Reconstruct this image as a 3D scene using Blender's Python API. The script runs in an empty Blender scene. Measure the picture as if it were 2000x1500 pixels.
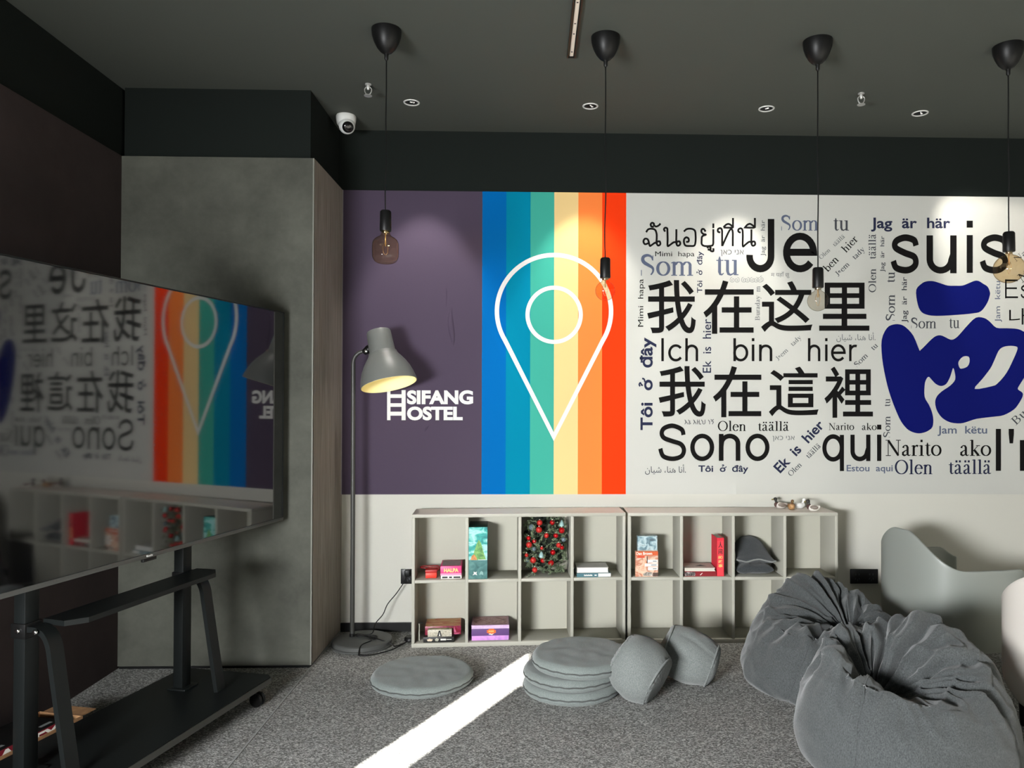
import bpy, bmesh, math, random
from mathutils import Vector, Matrix, noise, geometry
C = bpy.context.collection
SC = bpy.context.scene
PI = math.pi
random.seed(7)

# ------------------------------------------------------------------ camera
YAW, PITCH, ROLL, PPX, PPY, FOC, EYE = 0.0289, 0.0104, 0.0025, 1081.04, 766.41, 1480.0, 1.36
_f = Vector((math.sin(YAW)*math.cos(PITCH), math.cos(YAW)*math.cos(PITCH), math.sin(PITCH)))
_r0 = Vector((math.cos(YAW), -math.sin(YAW), 0.0))
_u0 = _r0.cross(_f)
_r = math.cos(ROLL)*_r0 + math.sin(ROLL)*_u0
_u = -math.sin(ROLL)*_r0 + math.cos(ROLL)*_u0
CAMP = Vector((0, 0, EYE))
cam = bpy.data.cameras.new('camera')
camo = bpy.data.objects.new('camera', cam)
C.objects.link(camo)
cam.sensor_width = 36.0
cam.lens = FOC/2000*36
cam.shift_x = (1000-PPX)/2000
cam.shift_y = (PPY-750)/2000
cam.clip_start = 0.05
camo.matrix_world = Matrix(((_r.x, _u.x, -_f.x, 0), (_r.y, _u.y, -_f.y, 0), (_r.z, _u.z, -_f.z, EYE), (0, 0, 0, 1)))
SC.camera = camo

def ray(px, py):
    return _f + _r*((px-PPX)/FOC) - _u*((py-PPY)/FOC)
def at_y(px, py, Y):                       # the point of the plane y = Y seen at a pixel of the photo
    d = ray(px, py); return CAMP + d*(Y/d.y)
def at_z(px, py, Z=0.0):
    d = ray(px, py); return CAMP + d*((Z-EYE)/d.z)

# ------------------------------------------------------------------ colour management, world, lights
vs = SC.view_settings
vs.view_transform = 'Standard'; vs.look = 'None'; vs.gamma = 1.0; vs.use_curve_mapping = False
vs.exposure = -0.2
SC.cycles.max_bounces = 8
SC.cycles.diffuse_bounces = 4
SC.cycles.glossy_bounces = 4
SC.cycles.transmission_bounces = 8
SC.cycles.transparent_max_bounces = 8
SC.cycles.caustics_reflective = False
SC.cycles.caustics_refractive = False
SC.cycles.sample_clamp_indirect = 4.0
SC.cycles.use_denoising = True
W = bpy.data.worlds.new('world'); SC.world = W; W.use_nodes = True
W.node_tree.nodes['Background'].inputs[0].default_value = (0.75, 0.85, 1.0, 1)
W.node_tree.nodes['Background'].inputs[1].default_value = 0.12

# room dimensions (metres)
D = 4.4982          # back wall
ZT, ZB = 2.5956, 0.8041   # mural top / bottom
ZC = 2.9535         # ceiling
XC, YC = -1.1152, 3.8977  # column side face / front face
XL = -2.0839        # left wall
XR = 4.3            # right wall
YR = -2.6           # wall behind the camera
WIN = (-0.535, -0.005, 0.06, 2.22)     # slim full height window in the left wall, just behind the camera (y0, y1, z0, z1)
RFILL = (-1.6, 3.4, 0.75, 2.45)       # wide unseen opening added behind the camera for frontal fill light (x0, x1, z0, z1)

def light(kind, name, loc, energy, color=(1, 1, 1), **kw):
    l = bpy.data.lights.new(name, kind); l.energy = energy; l.color = color
    for k, v in kw.items(): setattr(l, k, v)
    o = bpy.data.objects.new(name, l); C.objects.link(o); o.location = loc
    return o
def aim(o, to):
    o.rotation_euler = (Vector(to)-o.location).to_track_quat('-Z', 'Y').to_euler()

# low sun through the slim window: the bright stripe on the carpet
_sd = Vector((0.4515, 0.8923, -0.475)).normalized()
sun = light('SUN', 'sun', (-6, -8, 5), 75.0, (1.0, 0.97, 0.9), angle=0.006)
sun.rotation_euler = _sd.to_track_quat('-Z', 'Y').to_euler()
# daylight entering by the side window, and an added fill lamp behind the camera
d1 = light('AREA', 'daylight_side_window', (XL-0.06, (WIN[0]+WIN[1])/2, (WIN[2]+WIN[3])/2), 385.0, (0.97, 0.99, 1.0), shape='RECTANGLE', size=WIN[3]-WIN[2], size_y=WIN[1]-WIN[0])
d1.data.spread = math.radians(125)
aim(d1, (1.1, 4.4, 0.1))
d2 = light('AREA', 'added_rear_fill', ((RFILL[0]+RFILL[1])/2, YR-0.16, (RFILL[2]+RFILL[3])/2), 16.0, (0.95, 0.99, 1.0), shape='RECTANGLE', size=RFILL[1]-RFILL[0], size_y=RFILL[3]-RFILL[2])
aim(d2, ((RFILL[0]+RFILL[1])/2, 5, (RFILL[2]+RFILL[3])/2))

# ------------------------------------------------------------------ materials
def mat(name, col, rough=0.6, metal=0.0, spec=0.5, var=None, var_scale=8.0, stretch=(1, 1, 1), bump=0.0, bump_scale=60.0, detail=4.0, **kw):
    m = bpy.data.materials.new(name); m.use_nodes = True
    nt = m.node_tree; b = nt.nodes['Principled BSDF']
    b.inputs['Base Color'].default_value = (*col, 1)
    b.inputs['Roughness'].default_value = rough
    b.inputs['Metallic'].default_value = metal
    b.inputs['Specular IOR Level'].default_value = spec
    for k, v in kw.items(): b.inputs[k].default_value = v
    tc = mp = None
    if var is not None or bump:
        tc = nt.nodes.new('ShaderNodeTexCoord'); mp = nt.nodes.new('ShaderNodeMapping')
        mp.inputs['Scale'].default_value = stretch
        nt.links.new(tc.outputs['Object'], mp.inputs['Vector'])
    if var is not None:
        n = nt.nodes.new('ShaderNodeTexNoise'); n.inputs['Scale'].default_value = var_scale; n.inputs['Detail'].default_value = detail
        n.inputs['Roughness'].default_value = 0.65
        r = nt.nodes.new('ShaderNodeValToRGB')
        r.color_ramp.elements[0].position = 0.3; r.color_ramp.elements[1].position = 0.7
        r.color_ramp.elements[0].color = (*var, 1); r.color_ramp.elements[1].color = (*col, 1)
        nt.links.new(mp.outputs[0], n.inputs['Vector']); nt.links.new(n.outputs['Fac'], r.inputs[0])
        nt.links.new(r.outputs[0], b.inputs['Base Color'])
    if bump:
        n2 = nt.nodes.new('ShaderNodeTexNoise'); n2.inputs['Scale'].default_value = bump_scale; n2.inputs['Detail'].default_value = 3
        bp = nt.nodes.new('ShaderNodeBump'); bp.inputs['Strength'].default_value = bump; bp.inputs['Distance'].default_value = 0.01
        nt.links.new(mp.outputs[0], n2.inputs['Vector']); nt.links.new(n2.outputs['Fac'], bp.inputs['Height']); nt.links.new(bp.outputs[0], b.inputs['Normal'])
    return m
def s2l(*c):                                    # sRGB 0-255 to linear
    return tuple(((x/255+0.055)/1.055)**2.4 if x > 10 else x/255/12.92 for x in c)

M = {}
M['wall'] = mat('off_white_wall_paint', s2l(200, 198, 188), 0.8, bump=0.03, bump_scale=90)
M['ceiling'] = mat('charcoal_ceiling_paint', s2l(76, 79, 74), 0.8, spec=0.1, bump=0.02, bump_scale=20)
M['darkwall'] = mat('charcoal_wall_paint', s2l(27, 31, 29), 0.85, spec=0.08)
M['panel'] = mat('concrete_look_panel', s2l(92, 93, 85), 0.75, spec=0.15, var=s2l(66, 67, 61), var_scale=3.5, bump=0.05, bump_scale=150, detail=9.0)
M['woodpanel'] = mat('grey_wood_grain_panel', s2l(158, 148, 138), 0.7, var=s2l(108, 99, 91), var_scale=9, stretch=(5, 9, 0.35), detail=8.0)
M['leftpanel'] = mat('dark_brown_grey_panel', s2l(64, 56, 56), 0.8, spec=0.1, var=s2l(52, 46, 46), var_scale=2.5, detail=8.0)
M['black'] = mat('matte_black_plastic', (0.005, 0.005, 0.005), 0.42, spec=0.25)
M['blackmetal'] = mat('black_powder_coated_metal', (0.007, 0.0085, 0.0085), 0.42, spec=0.22, bump=0.05, bump_scale=400)
M['blacksoft'] = mat('black_board', (0.008, 0.008, 0.009), 0.7)
M['white'] = mat('white_plastic', (0.75, 0.75, 0.72), 0.35)
M['chrome'] = mat('chrome', (0.8, 0.8, 0.8), 0.12, 1.0)
M['greymetal'] = mat('grey_lacquered_metal', s2l(104, 106, 103), 0.42, 0.0, spec=0.5)
M['greybase'] = mat('dark_grey_lacquered_metal', s2l(80, 81, 79), 0.45)
M['shelf'] = mat('warm_grey_board', s2l(178, 176, 164), 0.55, var=s2l(173, 171, 159), var_scale=3)
M['shelfback'] = mat('pale_grey_back_board', s2l(182, 180, 166), 0.6)
M['shelftop'] = mat('downlight_tinted_board', s2l(214, 207, 199), 0.5, var=s2l(208, 200, 192), var_scale=5, stretch=(0.5, 6, 1))  # shelf board with the downlights' pinkish brightening put into its colour
M['screen'] = mat('black_glass_screen', (0.002, 0.002, 0.0025), 0.045, spec=0.5, IOR=2.05)
M['gold'] = mat('warm_metal_strip', s2l(238, 224, 208), 0.5, 0.0)

def carpet_material():
    m = bpy.data.materials.new('grey_loop_carpet'); m.use_nodes = True
    nt = m.node_tree; b = nt.nodes['Principled BSDF']; b.inputs['Roughness'].default_value = 0.95; b.inputs['Specular IOR Level'].default_value = 0.1
    tc = nt.nodes.new('ShaderNodeTexCoord'); mp = nt.nodes.new('ShaderNodeMapping'); mp.inputs['Scale'].default_value = (0.55, 1, 1)
    nt.links.new(tc.outputs['Object'], mp.inputs['Vector'])
    n = nt.nodes.new('ShaderNodeTexVoronoi'); n.inputs['Scale'].default_value = 300
    nt.links.new(mp.outputs[0], n.inputs['Vector'])
    sep = nt.nodes.new('ShaderNodeSeparateColor'); nt.links.new(n.outputs['Color'], sep.inputs[0])
    r = nt.nodes.new('ShaderNodeValToRGB'); e = r.color_ramp.elements
    e[0].position = 0.05; e[0].color = (*s2l(98, 97, 95), 1); e[1].position = 0.97; e[1].color = (*s2l(214, 213, 209), 1)
    k = e.new(0.55); k.color = (*s2l(141, 141, 138), 1)
    nt.links.new(sep.outputs[0], r.inputs[0])
    n2 = nt.nodes.new('ShaderNodeTexNoise'); n2.inputs['Scale'].default_value = 3; n2.inputs['Detail'].default_value = 3
    nt.links.new(tc.outputs['Object'], n2.inputs['Vector'])
    mx = nt.nodes.new('ShaderNodeMix'); mx.data_type = 'RGBA'; mx.blend_type = 'MULTIPLY'; mx.inputs['Factor'].default_value = 0.25
    nt.links.new(r.outputs[0], mx.inputs['A']); nt.links.new(n2.outputs['Fac'], mx.inputs['B'])
    nt.links.new(mx.outputs['Result'], b.inputs['Base Color'])
    bp = nt.nodes.new('ShaderNodeBump'); bp.inputs['Strength'].default_value = 0.25; bp.inputs['Distance'].default_value = 0.006
    nt.links.new(n.outputs['Distance'], bp.inputs['Height']); nt.links.new(bp.outputs[0], b.inputs['Normal'])
    return m
M['carpet'] = carpet_material()

def fabric(name, c1, c2, scale=380):
    m = mat(name, c1, 0.95, spec=0.12, var=c2, var_scale=scale, stretch=(1, 1, 0.6), bump=0.25, bump_scale=scale*1.2, detail=3.0)
    m.node_tree.nodes['Principled BSDF'].inputs['Sheen Weight'].default_value = 0.25
    m.node_tree.nodes['Principled BSDF'].inputs['Sheen Roughness'].default_value = 0.5
    return m
M['bag'] = fabric('charcoal_canvas', s2l(86, 89, 89), s2l(56, 59, 60), 260)
M['cushion'] = fabric('grey_melange_fabric', s2l(130, 137, 134), s2l(104, 111, 109), 330)
M['pouf'] = fabric('grey_chambray_fabric', s2l(130, 134, 131), s2l(96, 101, 100), 300)
M['pillow'] = fabric('dark_charcoal_fabric', s2l(74, 77, 79), s2l(54, 57, 59), 300)
M['piping'] = mat('dark_grey_piping', s2l(74, 76, 75), 0.9)

# ------------------------------------------------------------------ mesh helpers
class MB:
    def __init__(s): s.bm = bmesh.new()
    def box(s, x0, x1, y0, y1, z0, z1, mtx=None, bev=0.0):
        v = [s.bm.verts.new((x, y, z)) for x in (x0, x1) for y in (y0, y1) for z in (z0, z1)]
        fs = [s.bm.faces.new([v[i] for i in q]) for q in ((0, 1, 3, 2), (4, 6, 7, 5), (0, 4, 5, 1), (2, 3, 7, 6), (0, 2, 6, 4), (1, 5, 7, 3))]
        if bev:
            es = list({e for f in fs for e in f.edges})
            res = bmesh.ops.bevel(s.bm, geom=es, offset=bev, segments=2, affect='EDGES', profile=0.5)
            v = list({q for f in res['faces'] for q in f.verts} | {q for q in v if q.is_valid})
        if mtx is not None:
            for q in v: q.co = mtx @ q.co
        return s
    def lathe(s, prof, n=32, mtx=None, caps=True, arc=None):
        rings = []
        for r, z in prof:
            ring = [s.bm.verts.new((r*math.cos(2*PI*k/n), r*math.sin(2*PI*k/n), z)) for k in range(n)] if r > 1e-6 else [s.bm.verts.new((0, 0, z))]
            rings.append(ring)
        for a, b in zip(rings, rings[1:]):
            if len(a) == 1 and len(b) == 1: continue
            for k in range(n):
                k2 = (k+1) % n
                if len(a) == 1: s.bm.faces.new((a[0], b[k2], b[k]))
                elif len(b) == 1: s.bm.faces.new((a[k], a[k2], b[0]))
                else: s.bm.faces.new((a[k], a[k2], b[k2], b[k]))
        if caps:
            if len(rings[0]) > 1: s.bm.faces.new(list(reversed(rings[0])))
            if len(rings[-1]) > 1: s.bm.faces.new(rings[-1])
        if mtx is not None:
            for ring in rings:
                for q in ring: q.co = mtx @ q.co
        return s
    def tube(s, pts, r, n=8, closed=False, caps=True):
        pts = [Vector(p) for p in pts]; m = len(pts); rr = r if isinstance(r, (list, tuple)) else [r]*m
        rings = []; up = None
        for i, p in enumerate(pts):
            if closed: t = pts[(i+1) % m]-pts[i-1]
            else: t = pts[min(i+1, m-1)]-pts[max(i-1, 0)]
            t.normalize()
            if up is None:
                up = Vector((0, 0, 1)) if abs(t.z) < 0.9 else Vector((1, 0, 0))
            side = t.cross(up).normalized(); up = side.cross(t).normalized()
            rings.append([s.bm.verts.new(p + (side*math.cos(2*PI*k/n)+up*math.sin(2*PI*k/n))*rr[i]) for k in range(n)])
        pairs = list(zip(rings, rings[1:])) + ([(rings[-1], rings[0])] if closed else [])
        for a, b in pairs:
            for k in range(n): s.bm.faces.new((a[k], a[(k+1) % n], b[(k+1) % n], b[k]))
        if caps and not closed:
            s.bm.faces.new(list(reversed(rings[0]))); s.bm.faces.new(rings[-1])
        return s
    def ball(s, c, r, sc=(1, 1, 1), u=20, v=12, mtx=None):
        mm = Matrix.Translation(c) @ (mtx or Matrix.Identity(4)) @ Matrix.Diagonal((*sc, 1))
        return s.lathe([(r*math.sin(PI*k/v), -r*math.cos(PI*k/v)) if 0 < k < v else (0, -r if k == 0 else r) for k in range(v+1)], u, mm)
    def prism(s, pts, z0, z1, mtx=None):          # closed outline in xy, extruded along z
        a = [s.bm.verts.new((x, y, z0)) for x, y in pts]; b = [s.bm.verts.new((x, y, z1)) for x, y in pts]
        n = len(pts)
        fs = [s.bm.faces.new(list(reversed(a))), s.bm.faces.new(b)]
        for k in range(n): s.bm.faces.new((a[k], a[(k+1) % n], b[(k+1) % n], b[k]))
        if mtx is not None:
            for q in a+b: q.co = mtx @ q.co
        return s
    def grid(s, fn, nu, nv, wrap_u=False):
        g = [[s.bm.verts.new(fn(i/(nu if wrap_u else nu-1), j/(nv-1))) for j in range(nv)] for i in range(nu)]
        for i in range(nu if wrap_u else nu-1):
            for j in range(nv-1):
                s.bm.faces.new((g[i][j], g[(i+1) % nu][j], g[(i+1) % nu][j+1], g[i][j+1]))
        return s
    def tris(s, verts, faces):
        v = [s.bm.verts.new(p) for p in verts]
        for f in faces:
            try: s.bm.faces.new([v[i] for i in f])
            except ValueError: pass
        return s
    def build(s, name, m=None, parent=None, smooth=None, loc=None, fix=True):
        if fix: bmesh.ops.recalc_face_normals(s.bm, faces=s.bm.faces)
        me = bpy.data.meshes.new(name); s.bm.to_mesh(me); s.bm.free()
        if m is not None: me.materials.append(m)
        if smooth is not None:
            if smooth >= 180: me.shade_smooth()
            else: me.shade_smooth(); me.set_sharp_from_angle(angle=math.radians(smooth))
        o = bpy.data.objects.new(name, me); C.objects.link(o)
        if parent is not None: o.parent = parent
        if loc is not None: o.location = loc
        return o
def tag(o, label, cat, group=None):
    o['label'] = label; o['category'] = cat
    if group: o['group'] = group
    return o
def thing(name, label, cat, loc=(0, 0, 0), rotz=0.0, group=None):
    o = bpy.data.objects.new(name, None); C.objects.link(o)
    o.location = loc; o.rotation_euler = (0, 0, rotz); o.empty_display_size = 0.05
    return tag(o, label, cat, group)
def struct(name, mb, m, smooth=None):
    o = mb.build(name, m, None, smooth); o['kind'] = 'structure'; return o
def dup(root, loc=None, rotz=None, label=None):
    r = root.copy(); C.objects.link(r)
    if loc is not None: r.location = loc
    if rotz is not None: r.rotation_euler = (0, 0, rotz)
    if label: r['label'] = label
    for ch in list(root.children):
        c = ch.copy(); C.objects.link(c); c.parent = r
        for g in list(ch.children):
            d = g.copy(); C.objects.link(d); d.parent = c
    return r
def RX(a): return Matrix.Rotation(a, 4, 'X')
def RY(a): return Matrix.Rotation(a, 4, 'Y')
def RZ(a): return Matrix.Rotation(a, 4, 'Z')
def TR(*v): return Matrix.Translation(v)
def spline(pts, n=8, closed=False):
    P = [Vector(p) for p in pts]; out = []; m = len(P)
    for i in range(m if closed else m-1):
        if closed: p0, p1, p2, p3 = P[i-1], P[i], P[(i+1) % m], P[(i+2) % m]
        else: p0, p1, p2, p3 = P[max(i-1, 0)], P[i], P[i+1], P[min(i+2, m-1)]
        for k in range(n):
            t = k/n
            out.append(0.5*((2*p1)+(p2-p0)*t+(2*p0-5*p1+4*p2-p3)*t*t+(3*p1-p0-3*p2+p3)*t**3))
    if not closed: out.append(P[-1].copy())
    return out
def lerp(a, b, t): return a+(b-a)*t
def sstep(a, b, x):
    t = min(1, max(0, (x-a)/(b-a))); return t*t*(3-2*t)
def interp(tab, x):                                # smooth periodic table of (degrees, value)
    tab = sorted(tab); n = len(tab); x %= 360
    for i in range(n):
        a, va = tab[i]; b, vb = tab[(i+1) % n]
        if i == n-1: b += 360
        xx = x if x >= a or i < n-1 else x+360
        if a <= xx <= b: return lerp(va, vb, sstep(a, b, xx))
    a, va = tab[-1]; b, vb = tab[0]
    return lerp(va, vb, sstep(a-360, b, x))

# ------------------------------------------------------------------ the room
struct('floor', MB().box(XL-0.2, XR+0.2, YR-0.2, D+0.1, -0.08, 0.0), M['carpet'])
struct('ceiling', MB().box(XL-0.2, XR+0.2, YR-0.2, D+0.1, ZC, ZC+0.08), M['ceiling'])
struct('wall_back', MB().box(XC-0.02, XR+0.2, D, D+0.1, 0, ZT-0.004), M['wall'])
struct('wall_back_upper', MB().box(XL, XR+0.2, D-0.004, D+0.1, ZT-0.004, ZC), M['darkwall'])
# column: clad below, painted above and set back by the cladding's thickness
mb = MB(); mb.box(XL, XC-0.003, YC, YC+0.02, 0.012, ZT); struct('wall_column_front', mb, M['panel'])
mb = MB(); mb.box(XC-0.02, XC, YC+0.0205, D-0.0005, 0.012, ZT); struct('wall_column_side', mb, M['woodpanel'])
struct('wall_column_upper', MB().box(XL, XC-0.026, YC+0.025, D-0.005, ZT, ZC), M['darkwall'])
struct('trim_1', MB().box(XC-0.006, XC+0.001, YC-0.0015, YC+0.004, 0.012, ZT, bev=0.001), mat('pale_corner_bead', s2l(120, 120, 112), 0.6))
struct('trim_2', MB().box(XC-0.003, XC+0.003, D-0.018, D-0.012, ZB, ZT), mat('pale_edge_strip', s2l(150, 146, 146), 0.5))
# left wall with the slim window's opening, clad to the same height
def wall_with_hole_x(x0, x1, z0, z1):
    mb = MB()
    a, b, c, d = WIN
    mb.box(x0, x1, YR, a, z0, z1)
    mb.box(x0, x1, b, YC+0.02, z0, z1)
    if z0 < c: mb.box(x0, x1, a, b, z0, c)
    if z1 > d: mb.box(x0, x1, a, b, d, z1)
    return mb
struct('wall_left', wall_with_hole_x(XL-0.04, XL, 0.0, ZT), M['leftpanel'])
struct('wall_left_upper', MB().box(XL-0.08, XL-0.02, YR, YC+0.6, ZT, ZC), M['darkwall'])
a, b, c, d = WIN
mb = MB()
for q in ((a, a+0.03, c, d), (b-0.03, b, c, d)): mb.box(XL-0.08, XL-0.042, q[0]-0.03 if q[0] == a else q[0]+0.03, q[1]-0.03 if q[0] == a else q[1]+0.03, q[2], q[3])
struct('window_1', mb, M['blackmetal'])
a, b, c, d = RFILL
mb = MB()
mb.box(XL-0.14, a, YR-0.12, YR, 0, ZC); mb.box(b, XR+0.1, YR-0.12, YR, 0, ZC); mb.box(a, b, YR-0.12, YR, 0, c); mb.box(a, b, YR-0.12, YR, d, ZC)
struct('wall_rear', mb, M['leftpanel'])
mb = MB()
for x in (a, (2*a+b)/3, (a+2*b)/3, b): mb.box(x-0.025, x+0.025, YR-0.1, YR-0.05, c, d)
mb.box(a, b, YR-0.1, YR-0.05, c-0.02, c+0.03); mb.box(a, b, YR-0.1, YR-0.05, d-0.03, d+0.02)
struct('window_added', mb, M['blackmetal'])  # frame of the unseen rear opening, added along with the fill lamp
struct('wall_right', MB().box(XR, XR+0.1, YR, D, 0, ZC), M['wall'])
struct('baseboard_back', MB().box(XC, XR, D-0.014, D-0.0005, 0, 0.052, bev=0.002), M['black'])
struct('baseboard_left', MB().box(XC-0.96, XC-0.004, YC-0.002, YC+0.012, 0, 0.011), M['black'])
p0 = at_z(440, 1500); p1 = at_z(648, 1262)
struct('trim_3', MB().box(XC-0.006, XC+0.002, 1.0, D-0.02, 0.0, 0.003), mat('pale_carpet_edge_strip', s2l(150, 150, 148), 0.6))

# ------------------------------------------------------------------ the printed wall mural
MT = 0.012                                      # thickness of the mounted board
PF = D-MT                                       # plane of its printed face
mural = thing('wall_mural', 'long printed wall mural with a rainbow map pin, hostel sign and words in many languages', 'mural', (0.9, D, ZB))
MO = Vector((0.9, D, ZB))
def wp(px, py, lift=0.0):                       # photo pixel -> point of the mural face, in the mural's own frame
    return at_y(px, py, PF-lift) - MO
def ink(name, col, rough=0.5):
    return mat('print_'+name, col, 0.7, spec=0.04, bump=0.03, bump_scale=300, stretch=(0.2, 1, 1))
INK = dict(purple=ink('dark_purple', s2l(74, 64, 80)), blue=ink('blue', s2l(0, 98, 168)), teal=ink('teal', s2l(0, 124, 154)),
           green=ink('sea_green', s2l(62, 160, 143)), cream=ink('cream', s2l(228, 196, 136)), orange=ink('orange', s2l(242, 128, 62)),
           red=ink('orange_red', s2l(238, 58, 16)), paper=ink('paper_white', s2l(189, 189, 183)), pale=ink('pale_white', s2l(222, 222, 218)),
           black=ink('black', s2l(22, 21, 21)), grey=ink('grey', s2l(66, 68, 74)), slate=ink('slate_blue', s2l(88, 96, 116)),
           navy=ink('navy', s2l(40, 44, 66)), deep=ink('deep_blue', s2l(14, 20, 94)), light=ink('light_grey', s2l(100, 102, 104)))
XW0 = XC+0.001; 
def panel(x0, x1, m, name):
    return MB().box(x0-MO.x, x1-MO.x, -MT, 0, 0, ZT-ZB).build(name, m, mural)
SX = [at_y(p, 670, PF).x for p in (941.3, 988.2, 1035.6, 1082, 1129, 1175.8, 1222.7)]
o = panel(XW0, SX[0], INK['purple'], 'purple_panel'); o['label'] = 'dark purple panel with the hostel sign'
for k, nme in enumerate(('blue', 'teal', 'green', 'cream', 'orange', 'red')):
    o = panel(SX[k], SX[k+1], INK[nme], 'stripe'); o['label'] = nme+' vertical stripe'
# white panel: three sheets, the right ones bowing off the wall along their lower edge
XS = [SX[6], at_y(1437, 670, PF).x, at_y(1801, 670, PF).x, XR]
def sheet(x0, x1, k):
    def face(u, v, back):
        x = lerp(x0, x1, u); z = lerp(0, ZT-ZB, v)
        bow = 0.028*sstep(at_y(1800, 965, PF).x, at_y(1990, 965, PF).x, x)*max(0, 1-z/0.1)**2
        peel = 0.014*max(0, 1-abs(x-XS[1])/0.05)*max(0, 1-z/0.09)**1.5
        return (x-MO.x, (0 if back else -MT)-bow-peel*(1 if not back else 0.9)-0.0004*k, z)
    mb = MB()
    zs = [0, .006, .012, .02, .03, .04, .05, .06, .075, .1, .3, .6, 1]
    nu = 40
    for back in (0, 1):
        g = [[mb.bm.verts.new(face(i/(nu-1), v, back)) for v in zs] for i in range(nu)]
        for i in range(nu-1):
            for j in range(len(zs)-1): mb.bm.faces.new((g[i][j], g[i+1][j], g[i+1][j+1], g[i][j+1]))
        if back == 0: g0 = g
    nz = len(zs)
    for i in range(nu-1):
        mb.bm.faces.new((g0[i][0], g0[i+1][0], g[i+1][0], g[i][0])); mb.bm.faces.new((g0[i][nz-1], g0[i+1][nz-1], g[i+1][nz-1], g[i][nz-1]))
    for j in range(nz-1):
        mb.bm.faces.new((g0[0][j], g0[0][j+1], g[0][j+1], g[0][j])); mb.bm.faces.new((g0[-1][j], g0[-1][j+1], g[-1][j+1], g[-1][j]))
    return mb.build('printed_sheet', INK['paper'], mural, 60)
for k in range(3): sheet(XS[k], XS[k+1], k)
LIFT = 0.0016

# flat shapes
def flat(name, outlines, m, lift=LIFT, smooth_n=0):
    """first outline is the border, the others are holes; pixel outlines mapped on the mural face"""
    loops = []
    for o in outlines:
        if smooth_n: o = [(q.x, q.y) for q in spline([(x, y, 0) for x, y in o], smooth_n, True)]
        loops.append([wp(x, y, lift) for x, y in o])
    tri = geometry.tessellate_polygon([[Vector((p.x, p.z, 0)) for p in l] for l in loops])
    allv = [p for l in loops for p in l]
    mb = MB().tris(allv, tri)
    return mb.build(name, m, mural)
def E5(pts): return [(1700+x*0.2, 560+y*0.2) for x, y in pts]
def C5(pts): return [(1600+x*0.2, 400+y*0.2) for x, y in pts]
flat('blue_blob', [C5([(948, 828), (1000, 770), (1045, 748), (1110, 745), (1180, 765), (1255, 788), (1330, 790), (1400, 788), (1460, 765), (1520, 742), (1560, 745), (1600, 770), (1645, 800), (1668, 855), (1665, 890), (1640, 960), (1580, 1040), (1500, 1060), (1350, 1075), (1140, 1085), (1040, 1070), (985, 1030), (955, 940)])], INK['deep'], smooth_n=3)
flat('blue_swirl', [E5([(110, 520), (160, 405), (220, 370), (290, 368), (350, 400), (420, 480), (478, 618), (490, 614), (510, 600), (600, 510), (650, 478), (700, 478), (785, 517), (835, 500), (880, 455), (950, 375), (1030, 302), (1110, 305), (1165, 340), (1230, 400), (1330, 405), (1435, 412), (1500, 440), (1580, 500), (1610, 600), (1590, 720), (1500, 890), (1460, 955), (1440, 1000), (1485, 1035), (1485, 1075), (1450, 1140), (1400, 1200), (1300, 1255), (1200, 1270), (1040, 1290), (950, 1318), (880, 1335), (780, 1325), (700, 1280), (650, 1210), (632, 1130), (650, 1070), (700, 1020), (780, 965), (828, 905), (822, 830), (808, 795), (795, 830), (775, 890), (740, 950), (690, 970), (640, 950), (600, 910), (570, 880), (545, 905), (530, 960), (530, 1075), (570, 1150), (600, 1220), (615, 1300), (605, 1370), (560, 1410), (500, 1430), (450, 1430), (390, 1410), (340, 1370), (280, 1280), (200, 1080), (150, 900), (115, 700)]),
     E5([(860, 735), (905, 683), (960, 685), (968, 735), (945, 780), (890, 800), (868, 785)]),
     E5([(1018, 998), (1094, 900), (1170, 800), (1210, 720), (1250, 630), (1290, 592), (1350, 578), (1415, 582), (1437, 605), (1400, 700), (1330, 840), (1245, 940), (1190, 970)])], INK['deep'], smooth_n=3)

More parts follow.
